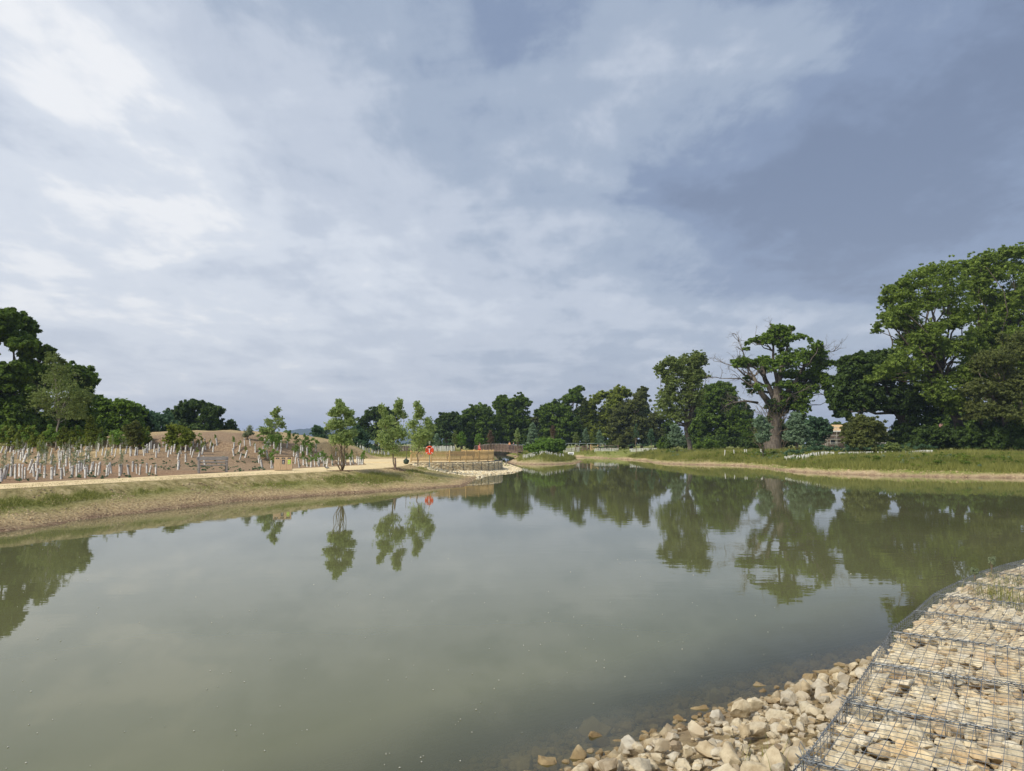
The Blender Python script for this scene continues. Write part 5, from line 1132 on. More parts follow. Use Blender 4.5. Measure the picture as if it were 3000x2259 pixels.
# ------------------------------------------------------------------ footbridges, far rails, sign, houses
def footbridge(p, q, rise, lab, wdt=2.2, h=1.15):
    p, q = Vector(p), Vector(q); t_ = (q - p).normalized(); L0 = (q - p).length; o3 = (p + q) / 2
    root = empty('footbridge', o3, math.atan2(t_.y, t_.x), lab, 'footbridge'); n = 14
    zz = lambda f: rise * (1 - (2 * f - 1) ** 2)
    mb = MB()
    for i in range(60):
        f = (i + .5) / 60; mb.box(((f - .5) * L0, 0, zz(f)), (L0 / 60 - .01, wdt, .05), Matrix.Rotation(-math.atan(rise * 4 * (1 - 2 * f) / L0), 3, 'Y'))
    mb.build('deck', MT['wbrown'], root)
    for s_ in (-1, 1):
        y = s_ * (wdt / 2 - .05)
        mb = MB()
        for i in range(n): f0, f1 = i / n, (i + 1) / n; a, b_ = Vector(((f0 - .5) * L0, y, zz(f0) - .2)), Vector(((f1 - .5) * L0, y, zz(f1) - .2)); mb.box((a + b_) / 2, ((b_ - a).length + .004, .12, .30), Matrix.Rotation(-math.atan2(b_.z - a.z, b_.x - a.x), 3, 'Y'))
        mb.build('beam', MT['wbrown'], root)
        for i in range(n + 1): f = i / n; mb = MB(); mb.box(((f - .5) * L0, y + s_ * .09, zz(f) + h / 2 - .15), (.10, .07, h + .3)); mb.build('post', MT['wbrown'], root)
        for k_, zr in enumerate((h, .16)):
            mb = MB()
            for i in range(n): f0, f1 = i / n, (i + 1) / n; a, b_ = Vector(((f0 - .5) * L0, y + s_ * .02, zz(f0) + zr)), Vector(((f1 - .5) * L0, y + s_ * .02, zz(f1) + zr)); mb.box((a + b_) / 2, ((b_ - a).length + .004, .10 if k_ == 0 else .05, .06), Matrix.Rotation(-math.atan2(b_.z - a.z, b_.x - a.x), 3, 'Y'))
            mb.build('handrail' if k_ == 0 else 'rail', MT['wgrey'] if k_ == 0 else MT['wbrown'], root)
        mb = MB(); nb_ = int(L0 / .115)
        for i in range(nb_): f = (i + .5) / nb_; mb.box(((f - .5) * L0, y, zz(f) + h / 2), (.035, .03, h - .06))
        mb.build('balusters', MT['wbrown'], root)
    return root
a = at(1398, 1330, 152); b_ = at(1524, 1330, 148)
footbridge((a.x, a.y, 1.05), (b_.x, b_.y, .95), .42, 'brown timber arched footbridge behind the right end of the platform')
a = at(1110, 1330, 128); b_ = at(1212, 1330, 136)
footbridge((a.x, a.y, 1.0), (b_.x, b_.y, .95), .05, 'long brown timber bridge behind the middle willow and green sack')
p = at(1493, 1320, 149.5); person((p.x, 149.6, 1.35), R(-60), 'person in an orange top crossing the arched footbridge', 'orng', 'navy')
p = at(1505, 1320, 149.5); person((p.x, 149.9, 1.25), R(-60), 'person in dark clothes at the right end of the footbridge', 'navy', 'navy')
def hoops(pts, z0, h, lab, name='railing', mt='pipe', mids=()):
    o3 = Vector((*pts[0], z0)); root = empty(name, o3, 0, lab, 'railing')
    Q = [Vector((*p_, z0)) - o3 for p_ in pts]; up = Vector((0, 0, h))
    for i, q in enumerate(Q): mb = MB(); mb.tube([q - Vector((0, 0, .3)), q + up], .055, 8); mb.build('post', MT[mt], root, True)
    for a, b_ in zip(Q, Q[1:]): mb = MB(); mb.tube([a + up, b_ + up], .055, 8); mb.build('rail', MT[mt], root, True)
F2 = lambda px, d: (at(px, 1300, d).x, d)
hoops([F2(1658, 152), F2(1697, 152), F2(1721, 152), F2(1758, 152), F2(1773, 152)], 1.2, 1.45, 'long grey-green pipe railing with five uprights above the post and rail fence')
hoops([F2(1500, 158), F2(1530, 158), F2(1538, 158)], 1.15, 1.25, 'short grey-green pipe railing beside the arched footbridge end')
def post_rail(xs, d, lab, root_lab):
    root = empty('post_and_rail_fence', (*F2(xs[0], d), 0), 0, root_lab, 'fence'); o3 = Vector(root.location); pts = [Vector((*F2(x, d + (i % 2) * .1), 0)) - o3 for i, x in enumerate(xs)]
    zs = [hz(*(p_ + o3)[:2]) for p_ in pts]
    for p_, z in zip(pts, zs): mb = MB(); mb.box(p_ + Vector((0, 0, z + .5)), (.15, .10, 1.3)); mb.build('post', MT['wbrown'], root)
    for (p_, z0), (q, z1) in zip(zip(pts, zs), zip(pts[1:], zs[1:])):
        for h in (.35, .70, 1.02): mb = MB(); mb.tube([p_ + Vector((0, -.06, z0 + h)), q + Vector((0, -.06, z1 + h + .03))], .055, 5); mb.build('rail', MT['wbrown'], root)
    return root
post_rail([1684, 1695, 1707, 1718, 1729], 150, '', 'brown post and rail fence left of the pale field gate')
post_rail([1753, 1772, 1791, 1811], 150, '', 'brown post and rail fence right of the pale field gate')
x0, x1 = F2(1731, 150)[0], F2(1751, 150)[0]; root = empty('field_gate', (x0, 150, hz(x0, 150)), 0, 'pale new timber field gate with two stout posts', 'gate'); gw = x1 - x0
for xx in (0, gw): mb = MB(); mb.box((xx, 0, .6), (.16, .16, 1.4), None, .02); mb.build('gate_post', MT['wood'], root)
mb = MB()
for h in (.25, .5, .75, 1.0): mb.box((gw / 2, -.02, h), (gw - .2, .04, .08))
mb.box((gw / 2, -.045, .62), ((gw - .2) * 1.15, .012, .06), Matrix.Rotation(R(-38), 3, 'Y')); mb.build('gate_leaf', MT['wood'], root)
p = hit(1672, 1337); root = empty('information_sign', (p.x, p.y, p.z), R(-20), 'slanted white information lectern on the grassy island bank', 'sign')
tl = Matrix.Rotation(R(48), 3, 'X')
mb = MB(); mb.box((0, 0, .42), (1.15, .92, .05), tl, .01); mb.build('panel', MT['white'], root)
mb = MB(); mb.box((.05, -.028, .45), (.80, .60, .012), tl); mb.build('printed_picture', MT['greyb'], root)
mb = MB(); 
for s_ in (-1, 1): mb.box((s_ * .42, .05, .16), (.08, .08, .5))
mb.build('leg', MT['white'], root)
def house(name, px0, px1, d, ground_z, eave_y, ridge_y, lab, roof, wall, depth=9, scaff=False):
    a = at(px0, 1300, d); b_ = at(px1, 1300, d); W_ = b_.x - a.x; ez = at(px0, eave_y, d).z; rz_ = at(px0, ridge_y, d).z
    root = empty(name, ((a.x + b_.x) / 2, d + depth / 2, ground_z), 0, lab, 'house'); e = ez - ground_z; q = rz_ - ground_z
    mb = MB(); mb.box((0, 0, e / 2 - .3), (W_ - .8, depth - .8, e + .6)); mb.build('wall', MT[wall], root)
    bm = bmesh.new(); hw, hd = W_ / 2, depth / 2; v_ = [bm.verts.new(c_) for c_ in ((-hw, -hd, e), (hw, -hd, e), (hw, hd, e), (-hw, hd, e), (-hw * .72, 0, q), (hw * .72, 0, q))]
    for f in ((0, 1, 5, 4), (1, 2, 5), (2, 3, 4, 5), (3, 0, 4), (3, 2, 1, 0)): bm.faces.new([v_[k] for k in f])
    me = bpy.data.meshes.new('roof'); bm.to_mesh(me); bm.free(); me.materials.append(MT[roof]); link(bpy.data.objects.new('roof', me), root)
    mb = MB(); mb.box((0, -hd - .05, e - .06), (W_ + .1, .12, .2)); mb.build('gutter', MT['white'], root)
    nw = max(2, int(W_ / 3.2))
    for k in range(nw):
        for zz in ([1.5] if e < 4 else [1.5, 4.0]):
            if zz + .7 > e: continue
            mb = MB(); xx = -hw + (k + .5) * W_ / nw; mb.box((xx, -hd + .39, zz), (1.2, .06, 1.1)); wf = mb.build('window', MT['glass'], root)
            mb = MB()
            for dx_, dz_, sx, sz in ((-.6, 0, .07, 1.2), (.6, 0, .07, 1.2), (0, .58, 1.27, .07), (0, -.58, 1.27, .07)): mb.box((xx + dx_, -hd + .35, zz + dz_), (sx, .06, sz))
            mb.build('frame', MT['white'], wf)
    if scaff:
        mb = MB()
        for k in range(int(W_ / 2.2) + 1):
            x = -hw - .3 + k * 2.2
            for yy in (-hd - .5, -hd - 1.4): mb.tube([(x, yy, 0), (x, yy, e + .9)], .05, 5)
        for zz in (1.2, 2.0, 2.9, 3.7, e - .2, e + .7):
            mb.tube([(-hw - .5, -hd - 1.4, zz), (hw + .5, -hd - 1.4, zz)], .05, 5)
        mb.build('scaffold_poles', MT['scaff'], root)
        for zz in (1.9, 3.7):
            mb = MB(); mb.box((0, -hd - .95, zz), (W_ + .6, .8, .08)); mb.build('scaffold_boards', MT['wood'], root)
house('house', 2420, 2600, 172, 1.6, 1262, 1243, 'half-built house with pale timber roof and scaffolding seen through the trees', 'roof', 'brick', 9, True)
house('house', 2735, 2812, 215, 1.6, 1266, 1240, 'distant red-roofed house glimpsed under the dark oak', 'tile', 'brick')
house('house', 2880, 3080, 235, 1.6, 1272, 1248, 'distant low house with red roof behind the ash trunks', 'tile', 'brick')

# ------------------------------------------------------------------ tree guards and saplings
def guard_proto(seed, w_=.055, h=.60):
    r = np.random.default_rng(seed); root = bpy.data.objects.new('tree_guard', None); col.objects.link(root)
    bm = bmesh.new(); n = 9; rings = []
    for k, z in enumerate((-.05, .2, .42, h)):
        rr_ = w_ * (1 + .06 * math.sin(k * 2 + seed)); rings.append([bm.verts.new((rr_ * math.cos(2 * math.pi * j / n) * (1.15 if seed % 2 else 1), rr_ * math.sin(2 * math.pi * j / n) * .85, z + (.02 * math.cos(2 * math.pi * j / n) if k == 3 else 0))) for j in range(n)])
    inner = [bm.verts.new(Vector(v_.co) * .0 + Vector((v_.co.x * .88, v_.co.y * .88, v_.co.z - .004))) for v_ in rings[-1]]; low_ = [bm.verts.new((v_.co.x, v_.co.y, h - .2)) for v_ in inner]
    for a, b_ in list(zip(rings, rings[1:])) + [(rings[-1], inner), (inner, low_)]:
        for j in range(n): bm.faces.new((a[j], a[(j + 1) % n], b_[(j + 1) % n], b_[j]))
    me = bpy.data.meshes.new('tube'); bm.to_mesh(me); bm.free(); me.materials.append(MT['plast']); link(bpy.data.objects.new('tube', me), root)
    mb = MB(); mb.tube([(w_ + .018, .0, -.1), (w_ + .02, .004, h * .92)], .013, 5); mb.build('stake', MT['stem'], root)
    mb = MB()
    for z in (h * .82, h * .88, h * .28) if seed % 3 else (h * .8, h * .87, h * .92): mb.box((0, -w_ * .86, z), (w_ * 1.0, .006, .018))
    mb.build('tie_mark', MT['ink'], root)
    return root
GP = [guard_proto(i, .043 + .007 * (i % 3), .56 + .03 * (i % 4)) for i in range(6)]
used = set(); SAP = []
def place_guard(loc, lean=0.0, lean2=0.0, lab='', grp='', sc=1.0, k=None):
    k = random.randrange(6) if k is None else k; src = GP[k]
    if k not in used: r_ = src; used.add(k)
    else:
        r_ = src.copy(); col.objects.link(r_)
        for ch in list(src.children): c_ = ch.copy(); c_.parent = r_; col.objects.link(c_)
    r_.location = loc; r_.rotation_euler = (lean2, lean, random.uniform(-.6, .6)); r_.scale = (sc,) * 3; tag(r_, lab, 'tree guard', grp); return r_
def crop(lst, ox, oy, s=5.53): return [(ox + q[0] / s, oy + q[1] / s, q[2] if len(q) > 2 else 0) for q in lst]
c2 = crop([(15, 755), (55, 615), (95, 745), (120, 740), (230, 750, -1), (250, 710), (285, 705), (320, 660), (345, 640), (392, 690), (425, 780), (462, 705), (478, 680), (540, 605), (588, 690), (618, 770, 1), (665, 725, 1), (715, 690, 1), (780, 810, 1), (800, 760, 1), (835, 715, -1), (783, 975), (905, 848), (900, 690, 1), (965, 660), (985, 735, 1), (1005, 775, 2), (1025, 600), (1088, 665), (1155, 615), (1170, 725, 1), (1190, 690, 1), (1230, 650, -1), (1212, 590), (1300, 625, 1), (1348, 690), (1412, 600, -1), (1110, 805, 1), (1215, 900, -1),
           (1685, 750, -1), (1685, 655), (1775, 680, 1), (1780, 810, 2), (1870, 780, 2), (1860, 590, -1), (1955, 590, -1), (2035, 695), (2110, 800), (2095, 870, -1), (2145, 960, -1), (2190, 595)], 380, 1200)
c3 = crop([(118, 915), (180, 830, -1), (240, 900, -1), (265, 720), (290, 710, 1), (240, 745), (300, 1065), (325, 1060, -2), (350, 750), (390, 815, 1), (455, 740), (555, 730), (450, 835, 1), (665, 870), (690, 990), (715, 890), (735, 885), (755, 1050, -1), (780, 820), (822, 1015), (812, 800), (885, 1040, -1), (880, 850), (915, 790, 1), (945, 1045), (945, 920), (1010, 1035, -1), (1020, 790), (1072, 1030), (1050, 1000), (1100, 930), (1125, 960), (1148, 1030), (1178, 1000), (1200, 1040, 1), (1290, 1020), (1345, 880), (1390, 1010), (1450, 1015, -1), (1505, 1010, -1), (1590, 1010, -1), (1640, 990, -3), (1615, 965), (1690, 980), (1715, 1005), (1745, 1000), (1765, 1000), (1780, 1000)], 740, 1180)
cL = crop([(45, 1010), (115, 1040, -1), (160, 1060, 1), (275, 1035), (315, 1060, 1), (420, 1050)], 380, 1200)
c1 = crop([(15, 1165), (40, 1130, 1), (70, 1130, 1), (105, 1080), (170, 1085), (195, 1080, 1), (245, 1115), (315, 1085, -1), (365, 1130), (405, 1120), (460, 985, 2), (490, 1030, 2), (550, 1090, -1), (590, 1140, 1), (645, 1030), (720, 1110, -1), (835, 1135), (885, 1075), (740, 880), (820, 880, 1), (960, 960), (990, 1130), (1050, 1075, -1), (1070, 920), (1140, 1000, -1), (1160, 1110), (1240, 1085), (1270, 1020), (1310, 1000), (1355, 970), (1380, 1110), (1420, 1070, -1), (1465, 1035, 1), (1515, 1000), (1545, 1090), (1590, 1065), (1615, 1035), (1725, 1085), (1752, 1065), (1800, 1035, -1), (1940, 1075), (1960, 1050), (2085, 1060, -1), (605, 905), (590, 1000), (190, 930), (380, 855, 2), (440, 770, 1), (1100, 775), (1440, 850, -1), (1385, 820, 1), (1560, 775), (1700, 765, 2), (1655, 740), (1810, 740), (1860, 765, 1), (1950, 720), (2030, 720, 1), (2110, 755), (2190, 745)], 0, 1200)
rg = random.Random(11)
band = []
for row, (y0, n_) in enumerate(((800, 20), (740, 26), (690, 30), (640, 24))):
    for j in range(n_): band.append((rg.uniform(-10, 1600) if row < 3 else rg.uniform(900, 2212), y0 + rg.uniform(-28, 28) - (30 if row else 0), rg.choice((0, 0, 1, -1, 2))))
cB = crop(band, 0, 1200)
zones = [(c1, 'white plastic tree guard in the front rows of the planting left of the bench', 'front-row guards at the left', 1),
         (cB, 'white tree guard in the crowded back rows', 'crowded back-row guards at the far left', 1),
         (cL, None, 'six guards in a short row left of the bench', 0),
         (c2, None, 'guards on the open mulch of the mound', 0), (c3, None, 'guards among the shrubs right of the bins', 0)]
row6 = ['leftmost of the short row of six, upright', 'second of the short row of six, leaning left', 'third of the short row of six, leaning right', 'fourth of the short row of six', 'fifth of the short row of six, leaning right', 'last of the short row of six, standing alone']
for pts, lab, grp, sap in zones:
    for i, (px, py, ln) in enumerate(pts):
        loc = hit(px, py, 24, 84)
        if pts is cL: l_ = 'white tree guard beside the path, ' + row6[i]
        elif pts is c2:
            l_ = 'white tree guard on bare mulch left of the bench' if px < 565 else 'white tree guard behind or above the bench' if px < 660 else 'white tree guard on the mulch between bench and bins'
            if (px, py) == pts[21][:2]: l_ = 'lone grey-white tree guard on the mulch just left of the bench'
            if (px, py) == pts[38][:2]: l_ = 'tree guard seen through the back of the bench'
            if (px, py) == pts[49][:2]: l_ = 'wide pinkish white tree guard left of the litter bin'
        elif pts is c3: l_ = 'white tree guard among green shrubs right of the bins' if px > 850 else 'white tree guard in the shrubs behind the bins'
        elif pts is c1: l_ = 'white guard ' + ('nearest the path' if py > 1392 else 'one row back from the path') + ', ' + ('at the left edge' if px < 75 else 'left of the pale-stemmed tree' if px < 150 else 'below the pale-stemmed tree' if px < 215 else 'below the cone bush' if px < 300 else 'before the russet bush') + (', leaning' if ln else ', upright')
        else: l_ = lab + (', left end' if px < 110 else ', below the pale young tree' if px < 220 else ', below the cone bush' if px < 320 else ', toward the mound')
        g2 = grp + {'white tree guard on bare mulch left of the bench': ' (left)', 'white tree guard behind or above the bench': ' (behind bench)'}.get(l_, '')
        sc_ = 1.0
        place_guard(loc, ln * .14 + rg.uniform(-.05, .05), rg.uniform(-.08, .08), l_, g2, sc_ * rg.uniform(.92, 1.08))
        SAP.append((loc, grp))
for i, q in enumerate(crop([(1545, 675), (1572, 680), (1605, 690), (1638, 700), (1660, 710), (1700, 725), (1720, 735), (1745, 745), (1780, 765), (1805, 765), (1840, 780), (1870, 800), (1890, 800), (1930, 810), (1945, 812), (1978, 835), (2000, 830), (2030, 855, 1), (2040, 850), (2085, 865), (2115, 870), (2140, 875), (2185, 880), (2205, 880)], 740, 1180)):
    p = at(q[0], q[1], 89 + rg.uniform(-1, 1)); place_guard((p.x, p.y, max(hz(p.x, p.y), p.z)), q[2] * .2 + rg.uniform(-.1, .1), 0, 'white tree guard in the line running down the right flank of the mound', 'line of guards down the mound flank', 1.12); SAP.append((Vector((p.x, p.y, hz(p.x, p.y))), 'flank'))
for i in range(30):
    px = 1534 + i * 4.05 + rg.uniform(-1, 1); p = at(px, 1334, 103 + rg.uniform(-1.2, 1.2)); ln = .7 if i == 11 else rg.uniform(-.12, .12)
    place_guard((p.x, p.y, hz(p.x, p.y)), ln, 0, 'fallen slanting white guard under the island bush' if i == 11 else 'white tree guard under the bright bush on the island', 'guards under the island bush', 1.05)
# the rest, farther off
def guard_stuff():
    r = np.random.default_rng(17); V, Fq = [], []; n0 = 0
    pts = []
    for px in np.arange(2300, 2735, 3.3):
        if 2556 < px < 2570 or 2440 < px < 2462 and r.random() < .6: continue
        pts.append((px, 79.0 + r.uniform(-1, 1) + (2.5 if px < 2330 else 0), .62))
    for px in np.arange(1742, 1812, 2.6): pts.append((px, 148.5 + r.uniform(-.8, .8), .6))
    for px in np.arange(1845, 1925, 2.3): pts.append((px, 139.0 + r.uniform(-.8, .8), .6))
    for px in np.arange(1652, 1700, 4): pts.append((px, 150, .9))
    for px in np.arange(1268, 1332, 2.6): pts.append((px, 128 + r.uniform(-4, 4), 1.1))
    for px in np.arange(1135, 1215, 3.4): pts.append((px, 139 + r.uniform(-3, 3), 1.1))
    for px, d in ((2122, 96), (2151, 96), (2182, 96), (2186, 96), (2228, 95), (2231, 95)): pts.append((px, d, .75))
    for px, d, h in pts:
        x = at(px, 1300, d).x; z = hz(x, d); w_ = .06; lx = r.uniform(-.08, .08)
        for s_ in range(6): a = s_ * 1.047; V += [(x + w_ * math.cos(a), d + w_ * math.sin(a), z - .05), (x + lx + w_ * math.cos(a), d + w_ * math.sin(a), z + h)]
        Fq += [(n0 + 2 * s_, n0 + 2 * ((s_ + 1) % 6), n0 + 2 * ((s_ + 1) % 6) + 1, n0 + 2 * s_ + 1) for s_ in range(6)]; n0 += 12
    tag(from_np('distant_tree_guards', V, Fq, MT['plast']), 'rows of distant white tree guards in the meadow and behind the fences across the water', 'tree guards', kind='stuff')
guard_stuff()
def sapling_mesh(seed, h, w_, mat, leaf, n, asp=1.6):
    r = np.random.default_rng(seed); C = [(r.normal() * w_ * .35, r.normal() * w_ * .35, h * f) for f in np.linspace(.35, .95, 6)]
    C = np.array(C); Rr = np.array([(w_ * (1.15 - f), w_ * (1.15 - f), h * .13) for f in np.linspace(.3, .85, 6)])
    V, tn = leaves(C, Rr, n, leaf, r, .3, asp, .15); return V, tn
SM = {}
for kind, mat, h, w_, leaf, n in (('willowy', 'greyg', 1.0, .17, .045, 20), ('leafy', 'yel', .95, .26, .075, 60), ('shrubby', 'fresh', 1.0, .36, .07, 55), ('far', 'blueg', .9, .3, .1, 40)):
    SM[kind] = []
    for q in range(4):
        V, tn = sapling_mesh(40 + q + len(SM) * 10, h, w_, mat, leaf, n)
        o = from_np('foliage', V, np.arange(len(V)).reshape(-1, 4), MT[mat], None, tint=tn); me = o.data; bpy.data.objects.remove(o)
        mb = MB(); mb.tube([(0, 0, 0), (.01, .01, h * .5), (-.01, 0, h * .95)], [.010, .007, .003], 4)
        for j in range(4): a = j * 1.6 + q; mb.tube([(0, 0, h * (.4 + .1 * j)), (math.cos(a) * w_ * .8, math.sin(a) * w_ * .8, h * (.55 + .1 * j))], [.005, .002], 3)
        o2 = mb.build('stem', MT['stem']); me2 = o2.data; bpy.data.objects.remove(o2); SM[kind].append((me, me2))
def sapling(loc, kind, lab, grp, sc):
    me, me2 = SM[kind][rg.randrange(4)]; root = bpy.data.objects.new('sapling', None); col.objects.link(root); root.location = loc; root.rotation_euler = (rg.uniform(-.1, .1), rg.uniform(-.1, .1), rg.uniform(0, 6.28)); root.scale = (sc,) * 3
    link(bpy.data.objects.new('foliage', me), root); link(bpy.data.objects.new('stem', me2), root); tag(root, lab, 'sapling', grp)
for loc, grp in SAP:
    q = rg.random(); l3 = Vector(loc) + Vector((rg.uniform(-.05, .05), rg.uniform(-.05, .05), .0))
    if grp.startswith('front'):
        if q < .42: sapling(l3 + Vector((0, 0, .30)), 'willowy', 'wispy grey-green sapling growing out of a front-row guard at the left', 'wispy front-row saplings', rg.uniform(.8, 1.15))
    elif grp.startswith('crowded'):
        if q < .65: sapling(l3 + Vector((0, 0, .2)), 'leafy' if q > .25 else 'willowy', 'green sapling growing out of the crowded back-row guards', 'back-row saplings', rg.uniform(.8, 1.15))
    elif grp.startswith('guards on'):
        if q < .30: sapling(l3 + Vector((0, 0, .38)), 'leafy', 'small green sapling topping a guard on the mound mulch', 'saplings on the mound mulch', rg.uniform(.35, .6))
    elif grp.startswith('guards among'):
        if q < .62: sapling(l3 + Vector((0, 0, .22)), 'shrubby', 'bushy green sapling among the guards right of the bins', 'bushy saplings by the bins', rg.uniform(.45, .85))
    elif grp == 'flank':
        if q < .6: sapling(l3 + Vector((0, 0, .4)), 'far', 'dark green sapling topping the guards on the mound flank', 'saplings down the mound flank', rg.uniform(.6, .9))
for j in range(70):     # hedge-like line at the top of the left planting
    p = hit(rg.uniform(-20, 430), 1312 + rg.uniform(-4, 4), 24, 80, 52); sapling(p, 'leafy' if j % 3 else 'shrubby', 'tall green sapling on the left skyline, ' + ('at the left edge' if p.x / p.y < -.64 else 'left of the pale-stemmed tree' if p.x / p.y < -.60 else 'between pale tree and cone bush' if p.x / p.y < -.56 else 'right of the cone bush' if p.x / p.y < -.52 else 'nearest the mound'), 'sapling line on the left skyline', rg.uniform(1.2, 1.7))
for px, py, k in ((585, 1292, .5), (632, 1292, .5), (684, 1305, .6), (815, 1310, 1.0), (845, 1300, 1.1), (865, 1310, 1.1), (895, 1318, 1.3), (920, 1325, 1.2), (780, 1325, 1.1), (770, 1350, 1.0), (800, 1358, 1.1), (905, 1335, 1.0), (760, 1298, .8), (815, 1292, .8)):
    sapling(hit(px, py, 30, 80), 'shrubby', 'free-standing leafy shrub on the mound side above the bins', 'leafy shrubs on the mound side', k * 1.0)
# young plants above the distant guards
r = np.random.default_rng(91); C, Rr = [], []
for x0, x1, st, d, zt, w_ in ((2300, 2560, 5, 79.5, .95, .35), (2560, 2740, 5, 79.5, 1.0, .3), (1742, 1812, 5, 149, .8, .3), (1845, 1925, 5, 140, 1.1, .35), (1268, 1332, 5, 129, 1.35, .45), (1135, 1215, 6, 140, 1.4, .5)):
    for px in np.arange(x0, x1, st): x = at(px, 1300, d).x; C.append((x, d + r.uniform(-.6, .6), hz(x, d) + zt + r.uniform(-.15, .25))); Rr.append((w_, w_, .26))
tag(crown_mesh('hedging_plants', np.array(C), np.array(Rr), MT['blueg'], None, .12, .8, r, 5), 'young hedging plants rising above the distant white guards', 'hedging plants', kind='stuff')

# ------------------------------------------------------------------ grass
def blades(P_, H, Wd, r, bend=.35):
    k = len(P_); a = r.uniform(0, 6.28, k); lean = r.normal(size=(k, 2)) * bend * H[:, None]
    dxy = np.stack([np.cos(a), np.sin(a)], 1) * Wd[:, None]
    V = np.empty((k, 3, 3)); V[:, 0, :2] = P_[:, :2] - dxy; V[:, 1, :2] = P_[:, :2] + dxy; V[:, 2, :2] = P_[:, :2] + lean
    V[:, 0, 2] = V[:, 1, 2] = P_[:, 2] - .02; V[:, 2, 2] = P_[:, 2] + H; return V.reshape(-1, 3)
def grass(name, lab, n, xr, yr, cond, h, wd, mat, seed, clump=1.2, bend=.35):
    r = np.random.default_rng(seed); x = r.uniform(*xr, n); y = r.uniform(*yr, n)
    vis = (np.abs(x) < y * .74 + 1.5); x, y = x[vis], y[vis]; s_ = bil(SG, x, y); g = bil(GG, x, y)
    nz = vnoise(x, y, clump, seed) * .6 + vnoise(x, y, clump * .35, seed + 1) * .4
    kk = cond(x, y, s_, g, nz, r); x, y, nz = x[kk], y[kk], nz[kk]; z = bil(ZG, x, y)
    H = h * (.45 + .9 * nz) * r.uniform(.6, 1.3, len(x)); V = blades(np.stack([x, y, z], 1), H, wd * r.uniform(.6, 1.3, len(x)), r, bend)
    tn = np.clip(vnoise(x, y, 3.0, seed + 5) * .6 + r.random(len(x)) * .5 - .05, 0, 1)
    return tag(from_np(name, V, np.arange(len(V)).reshape(-1, 3), MT[mat], None, tint=np.repeat(tn, 3)), lab, 'grass', kind='stuff')
grass('meadow_grass', 'tall yellow-green meadow grass along the right and far banks', 520000, (4, 62), (52, 128), lambda x, y, s_, g, nz, r: (s_ > .9) & (s_ < 24) & (g > .35 + r.random(len(x)) * .4), .50, .022, 'blade', 41, 1.3)
grass('meadow_grass', 'short grass on the peninsula and around the footbridge', 140000, (-26, 16), (84, 165), lambda x, y, s_, g, nz, r: (s_ > .8) & (s_ < 16) & (g > .4 + r.random(len(x)) * .4), .26, .03, 'blade', 43)
grass('bank_grass', 'patchy short grass on the dry left bank', 330000, (-22, 0), (18, 62), lambda x, y, s_, g, nz, r: (s_ > .8) & (s_ < 5.6) & (g * (nz + .35) > .42 + r.random(len(x)) * .2), .15, .013, 'blade', 45, 1.0, .6)
grass('bank_straw', 'dry straw litter scattered over the left bank', 60000, (-22, 0), (18, 62), lambda x, y, s_, g, nz, r: (s_ > .7) & (s_ < 5.4) & (nz > .40), .05, .012, 'bladed', 46, .8, 1.6)
grass('rank_weeds', 'dark rank weeds at the foot of the trees on the right bank', 90000, (14, 62), (66, 122), lambda x, y, s_, g, nz, r: (s_ > 6) & (s_ < 20) & (nz > .52), .62, .035, 'blade', 47, 2.4, .25)
r = np.random.default_rng(71); X = r.uniform(-20, 0, 42000); Y = r.uniform(18, 62, 42000); sc_ = bil(SG, X, Y); kk = (sc_ > -.05) & (sc_ < 5) & (np.abs(X) < Y * .74) & (vnoise(X, Y, 1.3, 3) + .9 * np.exp(-sc_ / .8) > .62); X, Y = X[kk][:15000], Y[kk][:15000]
MT['clod'] = M2('clay_clod', (.26, .18, .105), (.60, .47, .28), 3, .95, world=True)
tag(rock_field('clay_clods', np.stack([X, Y, bil(ZG, X, Y)], 1), r.uniform(.02, .065, len(X)), MT['clod'], None, r), 'dry clay clods and stones strewn over the left bank and its waterline', 'clods', kind='stuff')
X = r.uniform(-2, 45, 40000); Y = r.uniform(50, 150, 40000); sc_ = bil(SG, X, Y); kk = (sc_ > -.1) & (sc_ < 1.6) & (np.abs(X) < Y * .74) & (X > .5); X, Y = X[kk], Y[kk]
tag(rock_field('shore_clods', np.stack([X, Y, bil(ZG, X, Y)], 1), r.uniform(.04, .12, len(X)), MT['clod'], None, r), 'dry clay lumps along the far and right waterline', 'clods', kind='stuff')
r = np.random.default_rng(83)
def weed_clumps(name, lab, n, mat, srange, xr, yr, rad, seed, leaf=.07):
    r = np.random.default_rng(seed); X = r.uniform(*xr, n * 12); Y = r.uniform(*yr, n * 12); q = bil(SG, X, Y); kk = (q > srange[0]) & (q < srange[1]) & (np.abs(X) < Y * .74) & (vnoise(X, Y, 4.5, seed) > .5) & (bil(GG, X, Y) > .3)
    X, Y = X[kk][:n], Y[kk][:n]; h = r.uniform(.5, 1.2, len(X)) * rad
    C = np.stack([X, Y, bil(ZG, X, Y) + h * .5 + .15], 1); tag(crown_mesh(name, C, np.stack([h * 1.3, h * 1.3, h * .8], 1), MT[mat], None, leaf, .7, r, 4), lab, 'weeds', kind='stuff')
weed_clumps('leafy_weeds', 'dark leafy weeds in patches through the far meadow', 420, 'oak', (3, 18), (2, 62), (55, 130), .42, 1)
weed_clumps('leafy_weeds', 'yellow-green leafy weeds among the far meadow grass', 420, 'yel', (1.5, 16), (2, 62), (55, 150), .36, 2)
weed_clumps('leafy_weeds', 'grey-green thistles dotted on the right bank', 160, 'silver', (2, 12), (14, 62), (55, 120), .34, 4)
r = np.random.default_rng(5); X = r.uniform(-52, -14, 3000); Y = r.uniform(26, 60, 3000); kk = (bil(MG, X, Y) > .4) & (vnoise(X, Y, 3.0, 6) > .5); X, Y = X[kk][:420], Y[kk][:420]; h = r.uniform(.06, .2, len(X))
